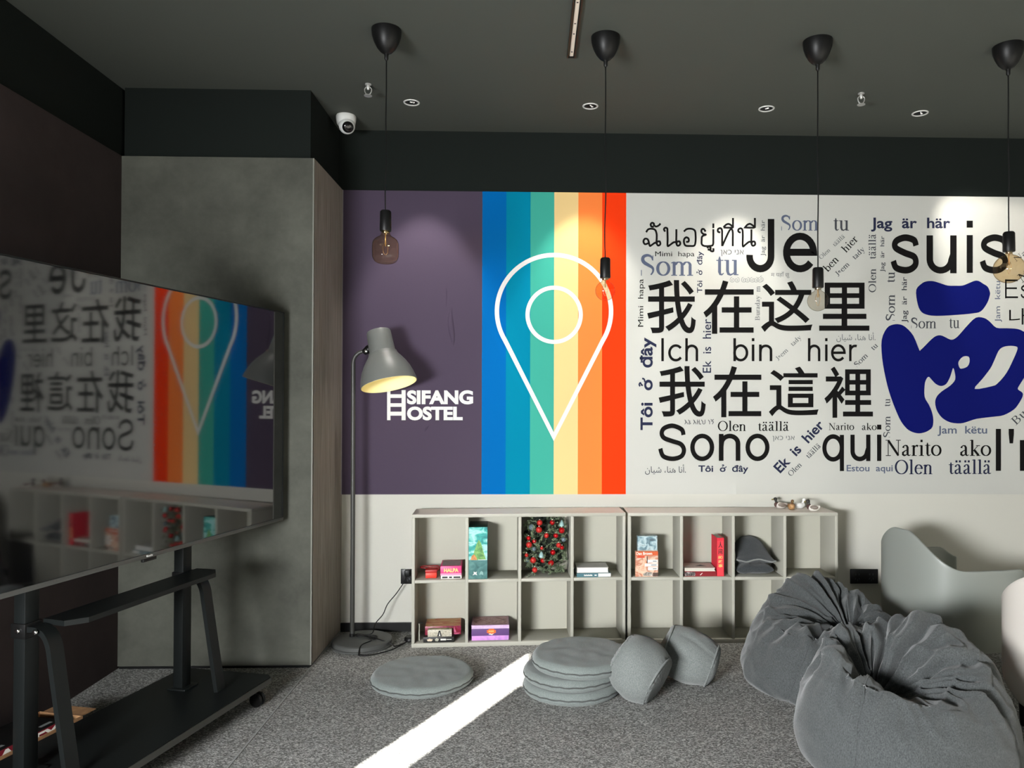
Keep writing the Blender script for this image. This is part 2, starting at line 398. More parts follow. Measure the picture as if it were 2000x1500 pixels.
# ---- stroke lettering: every glyph is a list of strokes, a stroke is points in em units (+ optional own width)
def arc(cx, cy, rx, ry, a0, a1, n=14):
    return [(cx+rx*math.cos(math.radians(lerp(a0, a1, k/n))), cy+ry*math.sin(math.radians(lerp(a0, a1, k/n)))) for k in range(n+1)]
def sp(*pts): return [(q.x, q.y) for q in spline([(x, y, 0) for x, y in pts], 6)]
SANS = {
 'l': (.222, [[(.11, 0), (.11, .716)]]), 'I': (.278, [[(.139, 0), (.139, .716)]]),
 'i': (.222, [[(.11, 0), (.11, .519)], [(.11, .62), (.11, .716)]]),
 'J': (.5, [[(.385, .716), (.385, .2)]+arc(.222, .2, .163, .165, 0, -180)[1:]+[(.06, .225)]]),
 'o': (.556, [arc(.278, .259, .2, .228, 0, 360, 32)]),
 'e': (.556, [[(.075, .262), (.478, .262)]+arc(.278, .259, .2, .228, 4, 322, 26)]),
 's': (.5, [sp((.435, .37), (.40, .445), (.255, .478), (.115, .43), (.105, .345), (.25, .275), (.405, .22), (.43, .125), (.36, .06), (.25, .041), (.115, .075), (.07, .165))]),
 'u': (.556, [[(.11, .519), (.11, .19)]+arc(.262, .195, .152, .154, 180, 355)[1:]+[(.44, .26)], [(.44, .519), (.44, 0)]]),
 'n': (.556, [[(.11, 0), (.11, .519)], [(.11, .26)]+arc(.275, .33, .158, .148, 180, 0)+[(.433, 0)]]),
 'h': (.556, [[(.11, 0), (.11, .716)], [(.11, .26)]+arc(.275, .33, .158, .148, 180, 0)+[(.433, 0)]]),
 'r': (.333, [[(.11, 0), (.11, .519)], [(.11, .24)]+arc(.27, .31, .16, .165, 180, 72)]),
 'c': (.5, [arc(.275, .259, .2, .228, 40, 322, 24)]),
 'b': (.556, [[(.105, 0), (.105, .716)], arc(.29, .259, .19, .228, 0, 360, 32)]),
 'q': (.556, [[(.455, -.2), (.455, .519)], arc(.265, .259, .19, .228, 0, 360, 32)]),
 'S': (.667, [sp((.575, .50), (.535, .61), (.34, .681), (.165, .63), (.115, .53), (.17, .44), (.34, .38), (.52, .32), (.585, .205), (.53, .085), (.345, .035), (.15, .085), (.085, .235))]),
 'E': (.667, [[(.12, 0), (.12, .716)], [(.12, .676), (.6, .676)], [(.12, .38), (.57, .38)], [(.12, .04), (.615, .04)]]),
 "'": (.2, [[(.1, .716, .09), (.1, .63, .09), (.1, .46, .06)]]),
 'm': (.833, [[(.11, 0), (.11, .519)], [(.11, .3)]+arc(.25, .35, .14, .128, 180, 0)+[(.39, 0)], [(.39, .3)]+arc(.53, .35, .14, .128, 180, 0)+[(.67, 0)]]),
}
def srf(x0, x1, y): return [(x0, y, .03), (x1, y, .03)]
K, H = .1, .034                                    # thick and thin
def St(x, y0, y1): return [(x, y0, K), (x, y1, K)]
SERIF = {
 'S': (.556, [[(*q, lerp(.045, .115, math.sin(PI*k/54)**1.3)) for k, q in enumerate(sp((.45, .49), (.40, .60), (.27, .645), (.14, .60), (.11, .50), (.17, .41), (.30, .335), (.44, .25), (.46, .14), (.38, .03), (.25, .01), (.12, .06), (.07, .17)))][:55], [(.455, .645, .025), (.455, .48, .025)], [(.065, .0, .025), (.065, .18, .025)]]),
 'o': (.5, [arc(.25, .225, .19, .21, 0, 360, 32)]),
 'O': (.722, [arc(.36, .331, .29, .315, 0, 360, 36)]),
 'e': (.444, [[(.07, .27, .03), (.385, .27, .03)], arc(.235, .225, .165, .21, 5, 325, 26)]),
 'c': (.444, [arc(.235, .225, .165, .21, 40, 325, 26)]),
 'm': (.778, [St(.12, 0, .44), St(.39, 0, .31), St(.66, 0, .31), [(.15, .35)]+arc(.28, .31, .115, .12, 150, 0), [(.42, .35)]+arc(.55, .31, .115, .12, 150, 0), srf(.02, .22, .014), srf(.29, .49, .014), srf(.56, .76, .014), [(.02, .40, .03), (.12, .43, .04)]]),
 'n': (.5, [St(.12, 0, .44), St(.38, 0, .31), [(.15, .35)]+arc(.265, .31, .12, .12, 150, 0), srf(.02, .22, .014), srf(.29, .48, .014), [(.02, .40, .03), (.12, .43, .04)]]),
 'h': (.5, [St(.12, 0, .68), St(.38, 0, .31), [(.15, .35)]+arc(.265, .31, .12, .12, 150, 0), srf(.02, .22, .014), srf(.29, .48, .014), [(.02, .65, .03), (.12, .67, .04)]]),
 't': (.278, [[(.13, .55, .03), (.13, .44, K), (.13, .1, K), (.155, .03, .07), (.21, .015, .04), (.27, .06, .03)], srf(.02, .26, .436)]),
 'u': (.5, [[(.12, .45, K), (.12, .13, K), (.15, .04, .08), (.22, .01, .05), (.3, .04, .04), (.37, .1, .03)], St(.38, .0, .45), srf(.01, .12, .436), srf(.27, .38, .436), srf(.38, .49, .014)]),
 'l': (.278, [St(.14, 0, .68), srf(.03, .25, .014), [(.03, .65, .03), (.14, .67, .04)]]),
 'i': (.278, [St(.14, 0, .44), srf(.03, .25, .014), [(.03, .41, .03), (.14, .435, .04)], [(.14, .57, .1), (.14, .67, .1)]]),
 'a': (.444, [[(.085, .33, .1), (.10, .39, .06), (.17, .44, .035), (.25, .42, .07), (.285, .35, K), (.285, .1, K), (.31, .03, .07), (.36, .015, .04), (.42, .05, .03)], [(.285, .26, .03), (.17, .21, .04), (.075, .14, .08), (.075, .06, .09), (.13, .02, .07), (.2, .03, .05), (.285, .09, .03)]]),
 'N': (.722, [[(.13, 0, .035), (.13, .64, .035)], [(.13, .645, .1), (.59, .02, .1)], [(.59, 0, .035), (.59, .65, .035)], srf(.02, .25, .014), srf(.48, .7, .648), srf(.01, .15, .648)]),
 'r': (.333, [St(.12, 0, .44), [(.15, .33, .03), (.2, .41, .04), (.26, .43, .07), (.31, .39, .1)], srf(.02, .25, .014), [(.02, .40, .03), (.12, .43, .04)]]),
 'k': (.5, [St(.13, 0, .68), [(.16, .2, .03), (.38, .42, .03)], [(.22, .25, .1), (.42, .02, .1)], srf(.02, .25, .014), srf(.3, .48, .436), srf(.32, .5, .014), [(.03, .65, .03), (.13, .67, .04)]]),
 'd': (.5, [St(.36, 0, .68), arc(.215, .22, .15, .2, 0, 360, 28), srf(.36, .48, .02), [(.25, .65, .03), (.36, .67, .04)]]),
 'b': (.5, [St(.12, .0, .68), arc(.275, .22, .155, .205, 0, 360, 28), [(.02, .65, .03), (.12, .67, .04)]]),
 'y': (.5, [[(.09, .43, .1), (.26, .04, .1)], [(.42, .43, .035), (.26, .02, .035), (.18, -.16, .035), (.1, -.19, .07), (.05, -.16, .09)], srf(.01, .2, .436), srf(.32, .49, .436)]),
 's': (.389, [[(*q, lerp(.045, .11, math.sin(PI*k/30)**1.2)) for k, q in enumerate(sp((.31, .33), (.24, .43), (.13, .42), (.1, .34), (.2, .25), (.31, .15), (.28, .04), (.16, .015), (.06, .12)))][:31]]),
 'J': (.389, [[(.24, .64, K), (.24, .13, K), (.21, .03, .06), (.13, .0, .05), (.05, .05, .1)], srf(.1, .37, .648)]),
 'B': (.667, [St(.16, 0, .65), srf(.02, .3, .648), srf(.02, .3, .014), [(.16, .64, .03), (.33, .64, .03)]+arc(.33, .5, .15, .14, 90, -90)+[(.16, .36, .03)], [(.33, .345)]+arc(.35, .18, .19, .165, 90, -90)+[(.16, .015, .03)]]),
}
def ribbon(path, wfun):
    """quads of a stroke; path of (x, y[, w])"""
    P = [Vector((q[0], q[1], 0)) for q in path]; n = len(P)
    closed = (P[0]-P[-1]).length < 1e-5
    L, Rr = [], []
    for i in range(n):
        if closed: a, b = P[i-1] if i else P[n-2], P[i+1] if i < n-1 else P[1]
        else: a, b = P[max(i-1, 0)], P[min(i+1, n-1)]
        t1 = (P[i]-a); t2 = (b-P[i])
        t1 = t1.normalized() if t1.length > 1e-7 else t2.normalized(); t2 = t2.normalized() if t2.length > 1e-7 else t1
        t = (t1+t2).normalized() if (t1+t2).length > 1e-6 else t1
        nn = Vector((-t.y, t.x, 0)); ms = 1/max(0.5, nn.dot(Vector((-t1.y, t1.x, 0))))
        w = path[i][2] if len(path[i]) > 2 else wfun(t)
        L.append(P[i]+nn*w*0.5*ms); Rr.append(P[i]-nn*w*0.5*ms)
    return [(L[i], Rr[i], Rr[i+1], L[i+1]) for i in range(n-1)]
def glyph_quads(text, style, weight=None):
    font = SERIF if style == 'serif' else SANS
    wf = (lambda t: H+(K-H)*abs(t.y)**1.4) if style == 'serif' else (lambda t: weight or .09)
    quads, x = [], 0.0
    for ch in text:
        if ch == ' ': x += .28; continue
        dots = ch == 'ä'
        g = font['a' if dots else ch]
        st = list(g[1])
        if dots: st += [[(.13, .54, .1), (.13, .64, .1)], [(.3, .54, .1), (.3, .64, .1)]]
        for k, path in enumerate(st):
            for q in ribbon(path, wf): quads.append(([Vector((p.x+x, p.y, 0)) for p in q], len(quads)))
        x += g[0]
    return quads
_tmp = []
def font_mesh(text, bold=0.0):
    cu = bpy.data.curves.new('t', 'FONT'); cu.body = text; cu.size = 1.0; cu.offset = bold; cu.resolution_u = 5
    ob = bpy.data.objects.new('t', cu); C.objects.link(ob)
    dg = bpy.context.evaluated_depsgraph_get(); dg.update()
    me = bpy.data.meshes.new_from_object(ob.evaluated_get(dg))
    vs_ = [v.co.copy() for v in me.vertices]; fs = [tuple(p.vertices) for p in me.polygons]
    bpy.data.objects.remove(ob); bpy.data.curves.remove(cu); bpy.data.meshes.remove(me)
    return vs_, fs
def word_geo(text, style, bold=0.0, weight=None):
    """verts (x, y, layer) and faces in em units"""
    if style in ('serif', 'sans'):
        V, F = [], []
        for q, k in glyph_quads(text, style, weight):
            F.append(tuple(range(len(V), len(V)+4))); V += [Vector((p.x, p.y, (k % 24)*2e-5)) for p in q]
        return V, F
    if 'ở' in text:
        pre = text.split('ở')[0]
        V, F = font_mesh(text.replace('ở', 'o'), bold)
        v1, _ = font_mesh(pre+'o', bold); x1 = max(v.x for v in v1)
        v2, _ = font_mesh('o', bold); wo = max(v.x for v in v2)-min(v.x for v in v2); ho = max(v.y for v in v2)
        for path in (sp((x1-wo*.22, ho*.9), (x1+.02, ho*1.0), (x1+.06, ho*1.25)), sp((x1-wo*.62, ho*1.5), (x1-wo*.45, ho*1.62), (x1-wo*.3, ho*1.48), (x1-wo*.5, ho*1.3), (x1-wo*.5, ho*1.16))):
            for q in ribbon(path, lambda t: .06+bold):
                F.append(tuple(range(len(V), len(V)+4))); V += [Vector((p.x, p.y, 2e-5)) for p in q]
        return V, F
    return font_mesh(text, bold)
def put(V, F, fn, m, name='lettering', parent=None, flip=False):
    mb = MB().tris([fn(v) for v in V], F)
    return mb.build(name, m, parent if parent is not None else mural, fix=False)
def word(text, box, m, style='font', bold=0.0, rot=0, weight=None):
    V, F = word_geo(text, style, bold, weight)
    x0 = min(v.x for v in V); x1 = max(v.x for v in V); y0 = min(v.y for v in V); y1 = max(v.y for v in V)
    a, b, c, d = box
    def fn(v):
        s = (v.x-x0)/(x1-x0); t = (v.y-y0)/(y1-y0)
        if rot == 0: px, py = lerp(a, c, s), lerp(d, b, t)
        else: px, py = lerp(c, a, t), lerp(d, b, s)
        return wp(px, py, LIFT+v.z)
    return put(V, F, fn, m)
def diag(text, p0, p1, hgt, m, style='serif', bold=0.0, ref=0.66):
    """baseline from pixel p0 to p1; ref = em height that measures hgt pixels"""
    V, F = word_geo(text, style, bold)
    x0 = min(v.x for v in V); x1 = max(v.x for v in V)
    dx, dy = p1[0]-p0[0], p1[1]-p0[1]; L = math.hypot(dx, dy); ux, uy = dx/L, dy/L
    def fn(v):
        s = (v.x-x0)/(x1-x0)*L; t = v.y/ref*hgt
        return wp(p0[0]+ux*s+uy*t, p0[1]+uy*s-ux*t, LIFT+v.z)
    return put(V, F, fn, m)
def strokes_px(paths, w, m, scale=1.0, org=(0, 0), name='lettering'):
    """smooth strokes traced in a crop: paths of crop coordinates, w = stroke width in the crop's units"""
    V, F = [], []; k = 0
    for path in paths:
        if not isinstance(path, dict): pts = sp(*path)
        else: pts = path['line']
        for q in ribbon(pts, lambda t: w):
            F.append(tuple(range(len(V), len(V)+4))); V += [Vector((p.x, p.y, (k % 24)*2e-5)) for p in q]; k += 1
    return put(V, F, lambda v: wp(org[0]+v.x*scale, org[1]+v.y*scale, LIFT+v.z), m, name)

B_, G_, SL, NV, LG = INK['black'], INK['grey'], INK['slate'], INK['navy'], INK['light']
# big grotesque words
word('J', (1457.6, 427.6, 1512.4, 532), B_, 'sans', weight=.1); word('e', (1529.4, 454.4, 1596, 532), B_, 'sans', weight=.1)
word('s', (1739.6, 457.6, 1794.4, 534.4), B_, 'sans'); word('u', (1809.6, 459.6, 1868.4, 534.4), B_, 'sans'); word('i', (1888, 431, 1900, 533), B_, 'sans'); word('s', (1913.6, 457.6, 1969, 534.4), B_, 'sans')
word('Ich', (1291.6, 660.4, 1363.6, 706), B_, 'sans', weight=.08); word('bin', (1432, 660.4, 1508.4, 706), B_, 'sans', weight=.08); word('hier', (1578, 660.4, 1674, 706), B_, 'sans', weight=.08)
word('S', (1285.6, 827, 1340, 900.6), B_, 'sans'); word('o', (1348, 847, 1395, 900.6), B_, 'sans'); word('n', (1404, 847, 1446, 900), B_, 'sans'); word('o', (1456, 847, 1503, 900.6), B_, 'sans')
word('q', (1606, 848, 1648.4, 920), B_, 'sans'); word('u', (1661, 849, 1700, 901), B_, 'sans'); word('i', (1713, 829.4, 1721.4, 900.4), B_, 'sans')
word('l', (1945, 837.6, 1955, 919.6), B_, 'sans'); word("'", (1970, 837.6, 1980.4, 866), B_, 'sans'); word('m', (1992, 859, 2062, 919.6), B_, 'sans')
word('E', (1963, 545.6, 1988.4, 582.6), B_, 'sans', weight=.065); word('s', (1993.4, 556, 2012, 583), B_, 'sans', weight=.065)
# Chinese and Korean
for ch, bx in (('我', (1264, 547, 1359, 651)), ('在', (1373.6, 547.6, 1472, 652)), ('这', (1486.4, 549, 1587, 648.4)), ('里', (1600, 552, 1698, 646)),
               ('我', (1286.4, 715, 1378.4, 814)), ('在', (1392.4, 715, 1487, 815)), ('這', (1501.6, 716, 1599, 813)), ('裡', (1610, 716, 1705, 816)), ('나', (1971, 602, 2005, 634))):
    word(ch, bx, B_, bold=0.0 if ch == '나' else 0.012)
# looped Thai line, traced stroke by stroke
TH = [[(186, 372), (150, 385), (134, 360), (146, 333), (172, 335), (185, 360), (190, 385), (198, 402), (215, 392), (245, 372), (262, 374)],
      [(160, 268), (180, 240), (215, 234), (248, 246), (262, 285), (263, 330), (262, 375), (278, 398), (298, 385), (292, 358), (268, 362), (262, 385)],
      [(235, 214), (212, 212), (204, 192), (216, 176), (234, 182), (238, 200), (258, 212), (285, 200), (300, 182)],
      [(346, 262), (334, 240), (346, 224), (366, 232), (368, 262), (370, 330), (370, 400), (392, 392), (430, 366), (455, 368)],
      [(455, 238), (455, 300), (455, 375), (470, 400), (492, 385), (486, 358), (462, 362), (456, 385)],
      [(528, 262), (556, 238), (600, 234), (635, 252), (643, 300), (642, 360), (630, 398), (590, 402), (545, 398), (530, 370), (532, 335), (552, 318), (574, 330), (574, 358), (550, 362)],
      [(740, 262), (724, 238), (704, 240), (700, 265), (718, 285), (742, 292), (708, 308), (702, 345), (704, 385), (730, 402), (780, 402), (812, 390), (816, 330), (816, 238)],
      [(816, 228), (816, 182)], [(756, 424), (770, 408), (790, 420), (778, 440), (762, 432)], [(788, 420), (792, 450), (816, 452), (816, 424)],
      [(884, 270), (862, 262), (862, 238), (884, 228), (900, 245), (902, 300), (902, 404)], [(905, 400), (940, 320), (975, 250), (996, 240), (1006, 270), (1006, 340), (1006, 404)],
      [(915, 220), (945, 192), (975, 190), (1005, 222), (915, 222)], [(1008, 224), (1008, 128)],
      [(1084, 272), (1062, 262), (1062, 240), (1084, 230), (1100, 246), (1104, 300), (1104, 402), (1130, 388), (1165, 362), (1190, 366)],
      [(1188, 240), (1188, 300), (1188, 375), (1202, 400), (1224, 388), (1218, 360), (1196, 362), (1188, 385)],
      [(1125, 222), (1150, 194), (1180, 188), (1215, 222), (1125, 222)], [(1222, 226), (1222, 128)]]
strokes_px(TH, 19, B_, 0.2, (1230, 400))
# small humanist words
word('Mimi  hapa', (1279.6, 491, 1356.4, 503.8), B_)
word('Mimi  hapa', (1246, 545, 1260, 638), INK['black'], rot=90)
word('Tôi  ở  đây', (1360, 491, 1375, 572), NV, bold=.012, rot=90)
word('Tôi  ở  đây', (1247, 659, 1282, 840), NV, bold=.025, rot=90)
word('Tôi  ở  đây', (1364, 907, 1461.6, 925.6), NV, bold=.022)
word('Ek  is  hier', (1372.4, 623, 1389, 728), NV, bold=.006, rot=90)
diag('Ek  is  hier', (1524, 924.5), (1611, 831.5), 18.5, NV, 'font', .022, .66)
word('Jag  är  här', (1485.6, 430, 1496.4, 500), LG, bold=.008, rot=90)
word('Jag  är  här', (1701, 425, 1856, 452.4), NV, bold=.022)
word('Jag  är  här', (1719, 461, 1729.8, 531), G_, bold=.008, rot=90)
word('Jag  är  här', (1761, 541, 1774.4, 630), G_, bold=.012, rot=90)
word('Jam  këtu', (1831, 832, 1928, 851.6), SL, bold=.014)
word('Jam  këtu', (1943, 549, 1957, 629), SL, bold=.0, rot=90)
word('Estou  aqui', (1653.6, 908, 1743.6, 924.6), SL, bold=.014)
# serif words
for t, bx, m in (('Som', (1252, 496, 1353.6, 538.6), SL), ('tu', (1399, 501, 1442.4, 538.6), SL), ('Som', (1526, 419.6, 1598, 450.4), SL), ('tu', (1628, 426, 1658, 451), G_),
                 ('Olen', (1402, 821.4, 1456.8, 842), B_), ('täällä', (1480.6, 822.4, 1541, 842), B_), ('Narito', (1618.4, 826, 1668.2, 840.2), B_), ('ako', (1683.4, 826, 1712.4, 840.2), B_),
                 ('Narito', (1729.6, 858.6, 1839, 891.2), B_), ('ako', (1875.4, 858.6, 1936, 891.2), B_), ('Olen', (1747.6, 897, 1821, 926.4), NV), ('täällä', (1853, 897, 1936, 926.4), NV),
                 ('Som', (1779.6, 620, 1828.4, 641.4), G_), ('tu', (1854, 622, 1874, 641.4), G_)):
    word(t, bx, m, 'serif')
for t, bx, m in (('Buraday', (1474.4, 577, 1487, 626), LG), ('m', (1478, 559, 1485, 570), LG), ('Olen', (1696, 525, 1711, 571), G_), ('täällä', (1696, 457, 1711, 506), G_), ('Som', (1729.8, 575.6, 1748, 626), G_), ('tu', (1733, 531, 1748, 552), G_),
                 ('Som', (1725, 813, 1739, 854), G_), ('tu', (1728, 778.6, 1739, 794), G_)):
    word(t, bx, m, 'serif', rot=90)
diag('Jsem   tady', (1520, 705), (1566, 660), 9, LG)
diag('Olen    täällä', (1545, 931), (1604, 872), 10.5, G_)
diag('Olen   täällä', (1604, 507), (1651, 463), 8, LG)
diag('ben   hier', (1617, 532), (1677, 468.5), 15, B_)
diag('Jsem   tady', (1637, 540.5), (1690, 488), 10.5, G_)
diag('Som   tu', (1674.5, 717.5), (1715.5, 676), 10.5, G_)
diag('Buraday', (1984.5, 831), (2050, 768), 16, G_)
diag('Narito', (1984, 512), (2034, 474), 10, G_)
diag('Narito', (1996, 553), (2060, 512), 18, B_)
# other scripts
HEB = '\u05df\u05d0\u05db \u05d9\u05e0\u05d0'          # glyphs in visual order
ARA = '\ufee5\ufe8e\ufef4\ufeb7 \u060c\ufe8e\ufee8\ufeeb \ufe8e\ufee7\ufe83.'
word(HEB, (1407.6, 488, 1452.6, 500.4), LG)
word(HEB, (1509, 851.4, 1552, 862.4), LG)
word(ARA, (1260, 907, 1339.6, 927), G_)
word(ARA, (1633.6, 649, 1710, 668), LG)
word('म यहाँ छु', (1506, 530.6, 1541.6, 543), LG)
word('እኔ እዚህ ነኝ', (1337, 818.6, 1394.4, 829.6), G_)
def curl(x, s=1, tail=True):
    p = [(x+s*6, 738), (x, 745), (x-s*6, 738), (x, 726), (x+s*14, 722), (x+s*20, 738), (x+s*12, 754), (x-s*10, 754), (x-s*20, 740), (x-s*16, 716), (x, 708)]
    return p
strokes_px([curl(1000), curl(1050, -1), curl(1112), curl(1150, -1), curl(1196), curl(1234, -1), curl(1272), [(1284, 752), (1304, 740), (1300, 716), (1282, 708), (1278, 698), (1292, 694)]], 3.2, LG, 0.2, (1230, 400))

# ---- rainbow map pin
pin = []
for k in range(0, 61):
    a = math.radians(lerp(-31, 211, k/60)); pin.append((1082+111.5*math.cos(a), 608-110*math.sin(a)))
pin.append((1081.6, 853)); pin.append(pin[0])
strokes_px([dict(line=pin)], 8.6, INK['pale'], name='map_pin_outline')
strokes_px([dict(line=[(1082.3+52*math.cos(2*PI*k/64), 614.8+53*math.sin(2*PI*k/64)) for k in range(65)])], 8, INK['pale'], name='map_pin_ring')
# ---- hostel sign
mb = MB()
for (x0, y0, x1, y1) in ((756, 762, 762.6, 820.6), (784.3, 762, 792.2, 820.6), (762.6, 770, 784.3, 777.2), (762.6, 787.6, 784.3, 794.6), (762.6, 804, 784.3, 811.8)):
    q = [wp(x0, y0, LIFT), wp(x1, y0, LIFT), wp(x1, y1, LIFT), wp(x0, y1, LIFT)]; mb.tris(q, [(0, 1, 2, 3)])
mb.build('sign_emblem', INK['pale'], mural)
word('SIFANG', (795, 762.2, 924, 789.8), INK['pale'], bold=.045); word('OSTEL', (795, 794, 903.6, 821), INK['pale'], bold=.045)
# blisters where the print has come loose
def blister(pts, half, hgt):
    P = [wp(x, y, 0) for x, y in pts]; n = len(P)
    mb = MB(); rows = []
    for i, p in enumerate(P):
        w = half*math.sin(PI*(i+0.02)/(n-1+0.04))*0.003
        rows.append([mb.bm.verts.new(p+Vector((w*s, -hgt*math.sqrt(max(0, 1-s*s))*math.sin(PI*(i+.02)/(n-1+.04))-0.0003, 0))) for s in (-1, -.8, -.4, 0, .4, .8, 1)])
    for a, b in zip(rows, rows[1:]):
        for k in range(6): mb.bm.faces.new((a[k], a[k+1], b[k+1], b[k]))
    return mb.build('blister', INK['purple'], mural, 180)
blister([(q.x, q.y) for q in spline([(882, 600, 0), (880, 618, 0), (881, 640, 0), (884, 660, 0), (885, 676, 0)], 4)], 6, .009)
blister([(q.x, q.y) for q in spline([(838, 831, 0), (833, 836, 0), (830, 843, 0)], 4)], 2, .004)
blister([(q.x, q.y) for q in spline([(871, 560, 0), (872, 575, 0), (871, 600, 0)], 4)], 1.2, .003)

# ------------------------------------------------------------------ ceiling fixtures
def thin_glass(name, tint, edge):
    m = bpy.data.materials.new(name); m.use_nodes = True; nt = m.node_tree
    for n in list(nt.nodes):
        if n.type == 'BSDF_PRINCIPLED': nt.nodes.remove(n)
    out = [n for n in nt.nodes if n.type == 'OUTPUT_MATERIAL'][0]
    lw = nt.nodes.new('ShaderNodeLayerWeight'); lw.inputs['Blend'].default_value = 0.35
    rp = nt.nodes.new('ShaderNodeValToRGB'); rp.color_ramp.elements[0].color = (*tint, 1); rp.color_ramp.elements[1].color = (*edge, 1)
    rp.color_ramp.elements[0].position = 0.45
    tr = nt.nodes.new('ShaderNodeBsdfTransparent'); gl = nt.nodes.new('ShaderNodeBsdfGlossy'); gl.inputs['Roughness'].default_value = 0.03
    mx = nt.nodes.new('ShaderNodeMixShader')
    pw = nt.nodes.new('ShaderNodeMath'); pw.operation = 'POWER'; pw.inputs[1].default_value = 3.0
    ml = nt.nodes.new('ShaderNodeMath'); ml.operation = 'MULTIPLY_ADD'; ml.inputs[1].default_value = 0.3; ml.inputs[2].default_value = 0.035
    nt.links.new(lw.outputs['Facing'], rp.inputs[0]); nt.links.new(rp.outputs[0], tr.inputs[0]); nt.links.new(lw.outputs['Facing'], pw.inputs[0]); nt.links.new(pw.outputs[0], ml.inputs[0]); nt.links.new(ml.outputs[0], mx.inputs[0])
    nt.links.new(tr.outputs[0], mx.inputs[1]); nt.links.new(gl.outputs[0], mx.inputs[2]); nt.links.new(mx.outputs[0], out.inputs[0])
    return m
M['bulbglass'] = thin_glass('amber_bulb_glass', (.90, .79, .62), (.50, .36, .22))
M['smokeglass'] = thin_glass('smoked_bulb_glass', (.84, .81, .76), (.45, .41, .36))
M['filament'] = mat('filament_wire', s2l(190, 160, 120), 0.3, 0.6)
M['brass'] = mat('bulb_screw_cap', s2l(190, 185, 170), 0.25, 1.0)
def shell(prof, t):                                     # double walled profile of blown glass, open at the neck
    out = list(prof); inn = []
    for i, (r, z) in enumerate(prof):
        a = prof[max(i-1, 0)]; b = prof[min(i+1, len(prof)-1)]
        d = Vector((b[0]-a[0], b[1]-a[1])); d.normalize()
        inn.append((max(0, r-d.y*t) if r > 1e-6 else 0, z+d.x*t))
    return out, inn
def pendant(px, py, label, zs, shape, bulb_r, bulb_h, sock, glass, bend=0.0):
    p = at_z(px, py, ZC)
    t = thing('pendant_lamp', label, 'lamp', (p.x, p.y, ZC), 0, 'pendant lamps in a row')
    prof = [(0.0635, -.0005), (0.0635, -.012), (0.061, -.03), (0.053, -.055), (0.040, -.080), (0.024, -.098), (0.010, -.106), (0.0085, -.112), (0.0085, -.128), (0.004, -.134)]
    MB().lathe(prof, 40).build('ceiling_rose', M['black'], t, 40)
    L = ZC-zs
    pts = [(0.003*math.sin(k*.9)*k/14+bend*max(0, (k-9)/5)**2*math.sin((k-9)/5*PI), 0, -.125-(L-.125)*k/14) for k in range(15)]
    pts[-1] = (0, 0, -L-.004)
    MB().tube(spline(pts, 3), 0.0028, 6).build('cord', M['black'], t, 180)
    r = sock
    MB().lathe([(0.006, -L+.004), (r*.8, -L+.003), (r, -L-.004), (r*1.04, -L-.082), (r*.98, -L-.086), (r*.7, -L-.086)], 28).build('lamp_holder', M['black'], t, 40)
    z0 = -L-.086
    if shape == 'round':
        c = z0-.012-bulb_r
        prof = [(.014, z0+.004), (.014, z0-.006), (.016, z0-.014)]
        a0 = math.asin(min(.95, .020/bulb_r))
        prof += [(bulb_r*math.sin(lerp(a0, PI, k/22)), c+bulb_r*math.cos(lerp(a0, PI, k/22))) for k in range(23)]
        prof[-1] = (0, c-bulb_r)
    else:
        prof = [(.017, z0+.004), (.018, z0-.008), (.024, z0-.02), (.04, z0-.03), (bulb_r*.92, z0-.042), (bulb_r, z0-.06), (bulb_r, z0-.10), (bulb_r*.96, z0-.115), (bulb_r*.8, z0-.13), (bulb_r*.5, z0-.138), (0, z0-.14)]
        c = z0-.08
        prof = [(q.x, q.y) for q in spline([(a, b, 0) for a, b in prof], 4)]; prof[-1] = (0, z0-.14)
    bl = MB().lathe(prof, 40, caps=False).build('glass_bulb', glass, t, 180)
    mb = MB().tube([(0, 0, z0), (0, 0, z0-.02), (0, 0, c+.015)], .003, 8)
    for s in (-1, 1): mb.tube([(0, 0, c+.02), (s*.006, 0, c+.03), (s*.011, 0, c+.012), (s*.008, .006*s, c-.012), (s*.002, 0, c-.022)], .0011, 6)
    mb.build('filament', M['filament'], bl, 180)
    MB().lathe([(.0135, z0+.012), (.0145, z0+.006), (.0135, z0), (.0145, z0-.003), (.013, z0-.008)], 20).build('screw_cap', M['brass'], bl, 60)
    return t
pendant(755, 58, 'black cord pendant lamp with a square jar shaped bulb hanging before the purple panel', 2.17, 'jar', .056, .14, .024, M['bulbglass'])
pendant(1183, 72, 'black cord pendant lamp with a small round bulb hanging before the orange and red stripes', 1.98, 'round', .0435, .09, .0225, M['bulbglass'])
pendant(1597, 80, 'black cord pendant lamp with a round clear bulb hanging beside the big word Je', 1.945, 'round', .0455, .09, .0235, M['smokeglass'], .006)
pendant(1969, 90, 'black cord pendant lamp with the largest round bulb hanging before the word suis', 2.115, 'round', .064, .13, .0245, M['bulbglass'], .005)

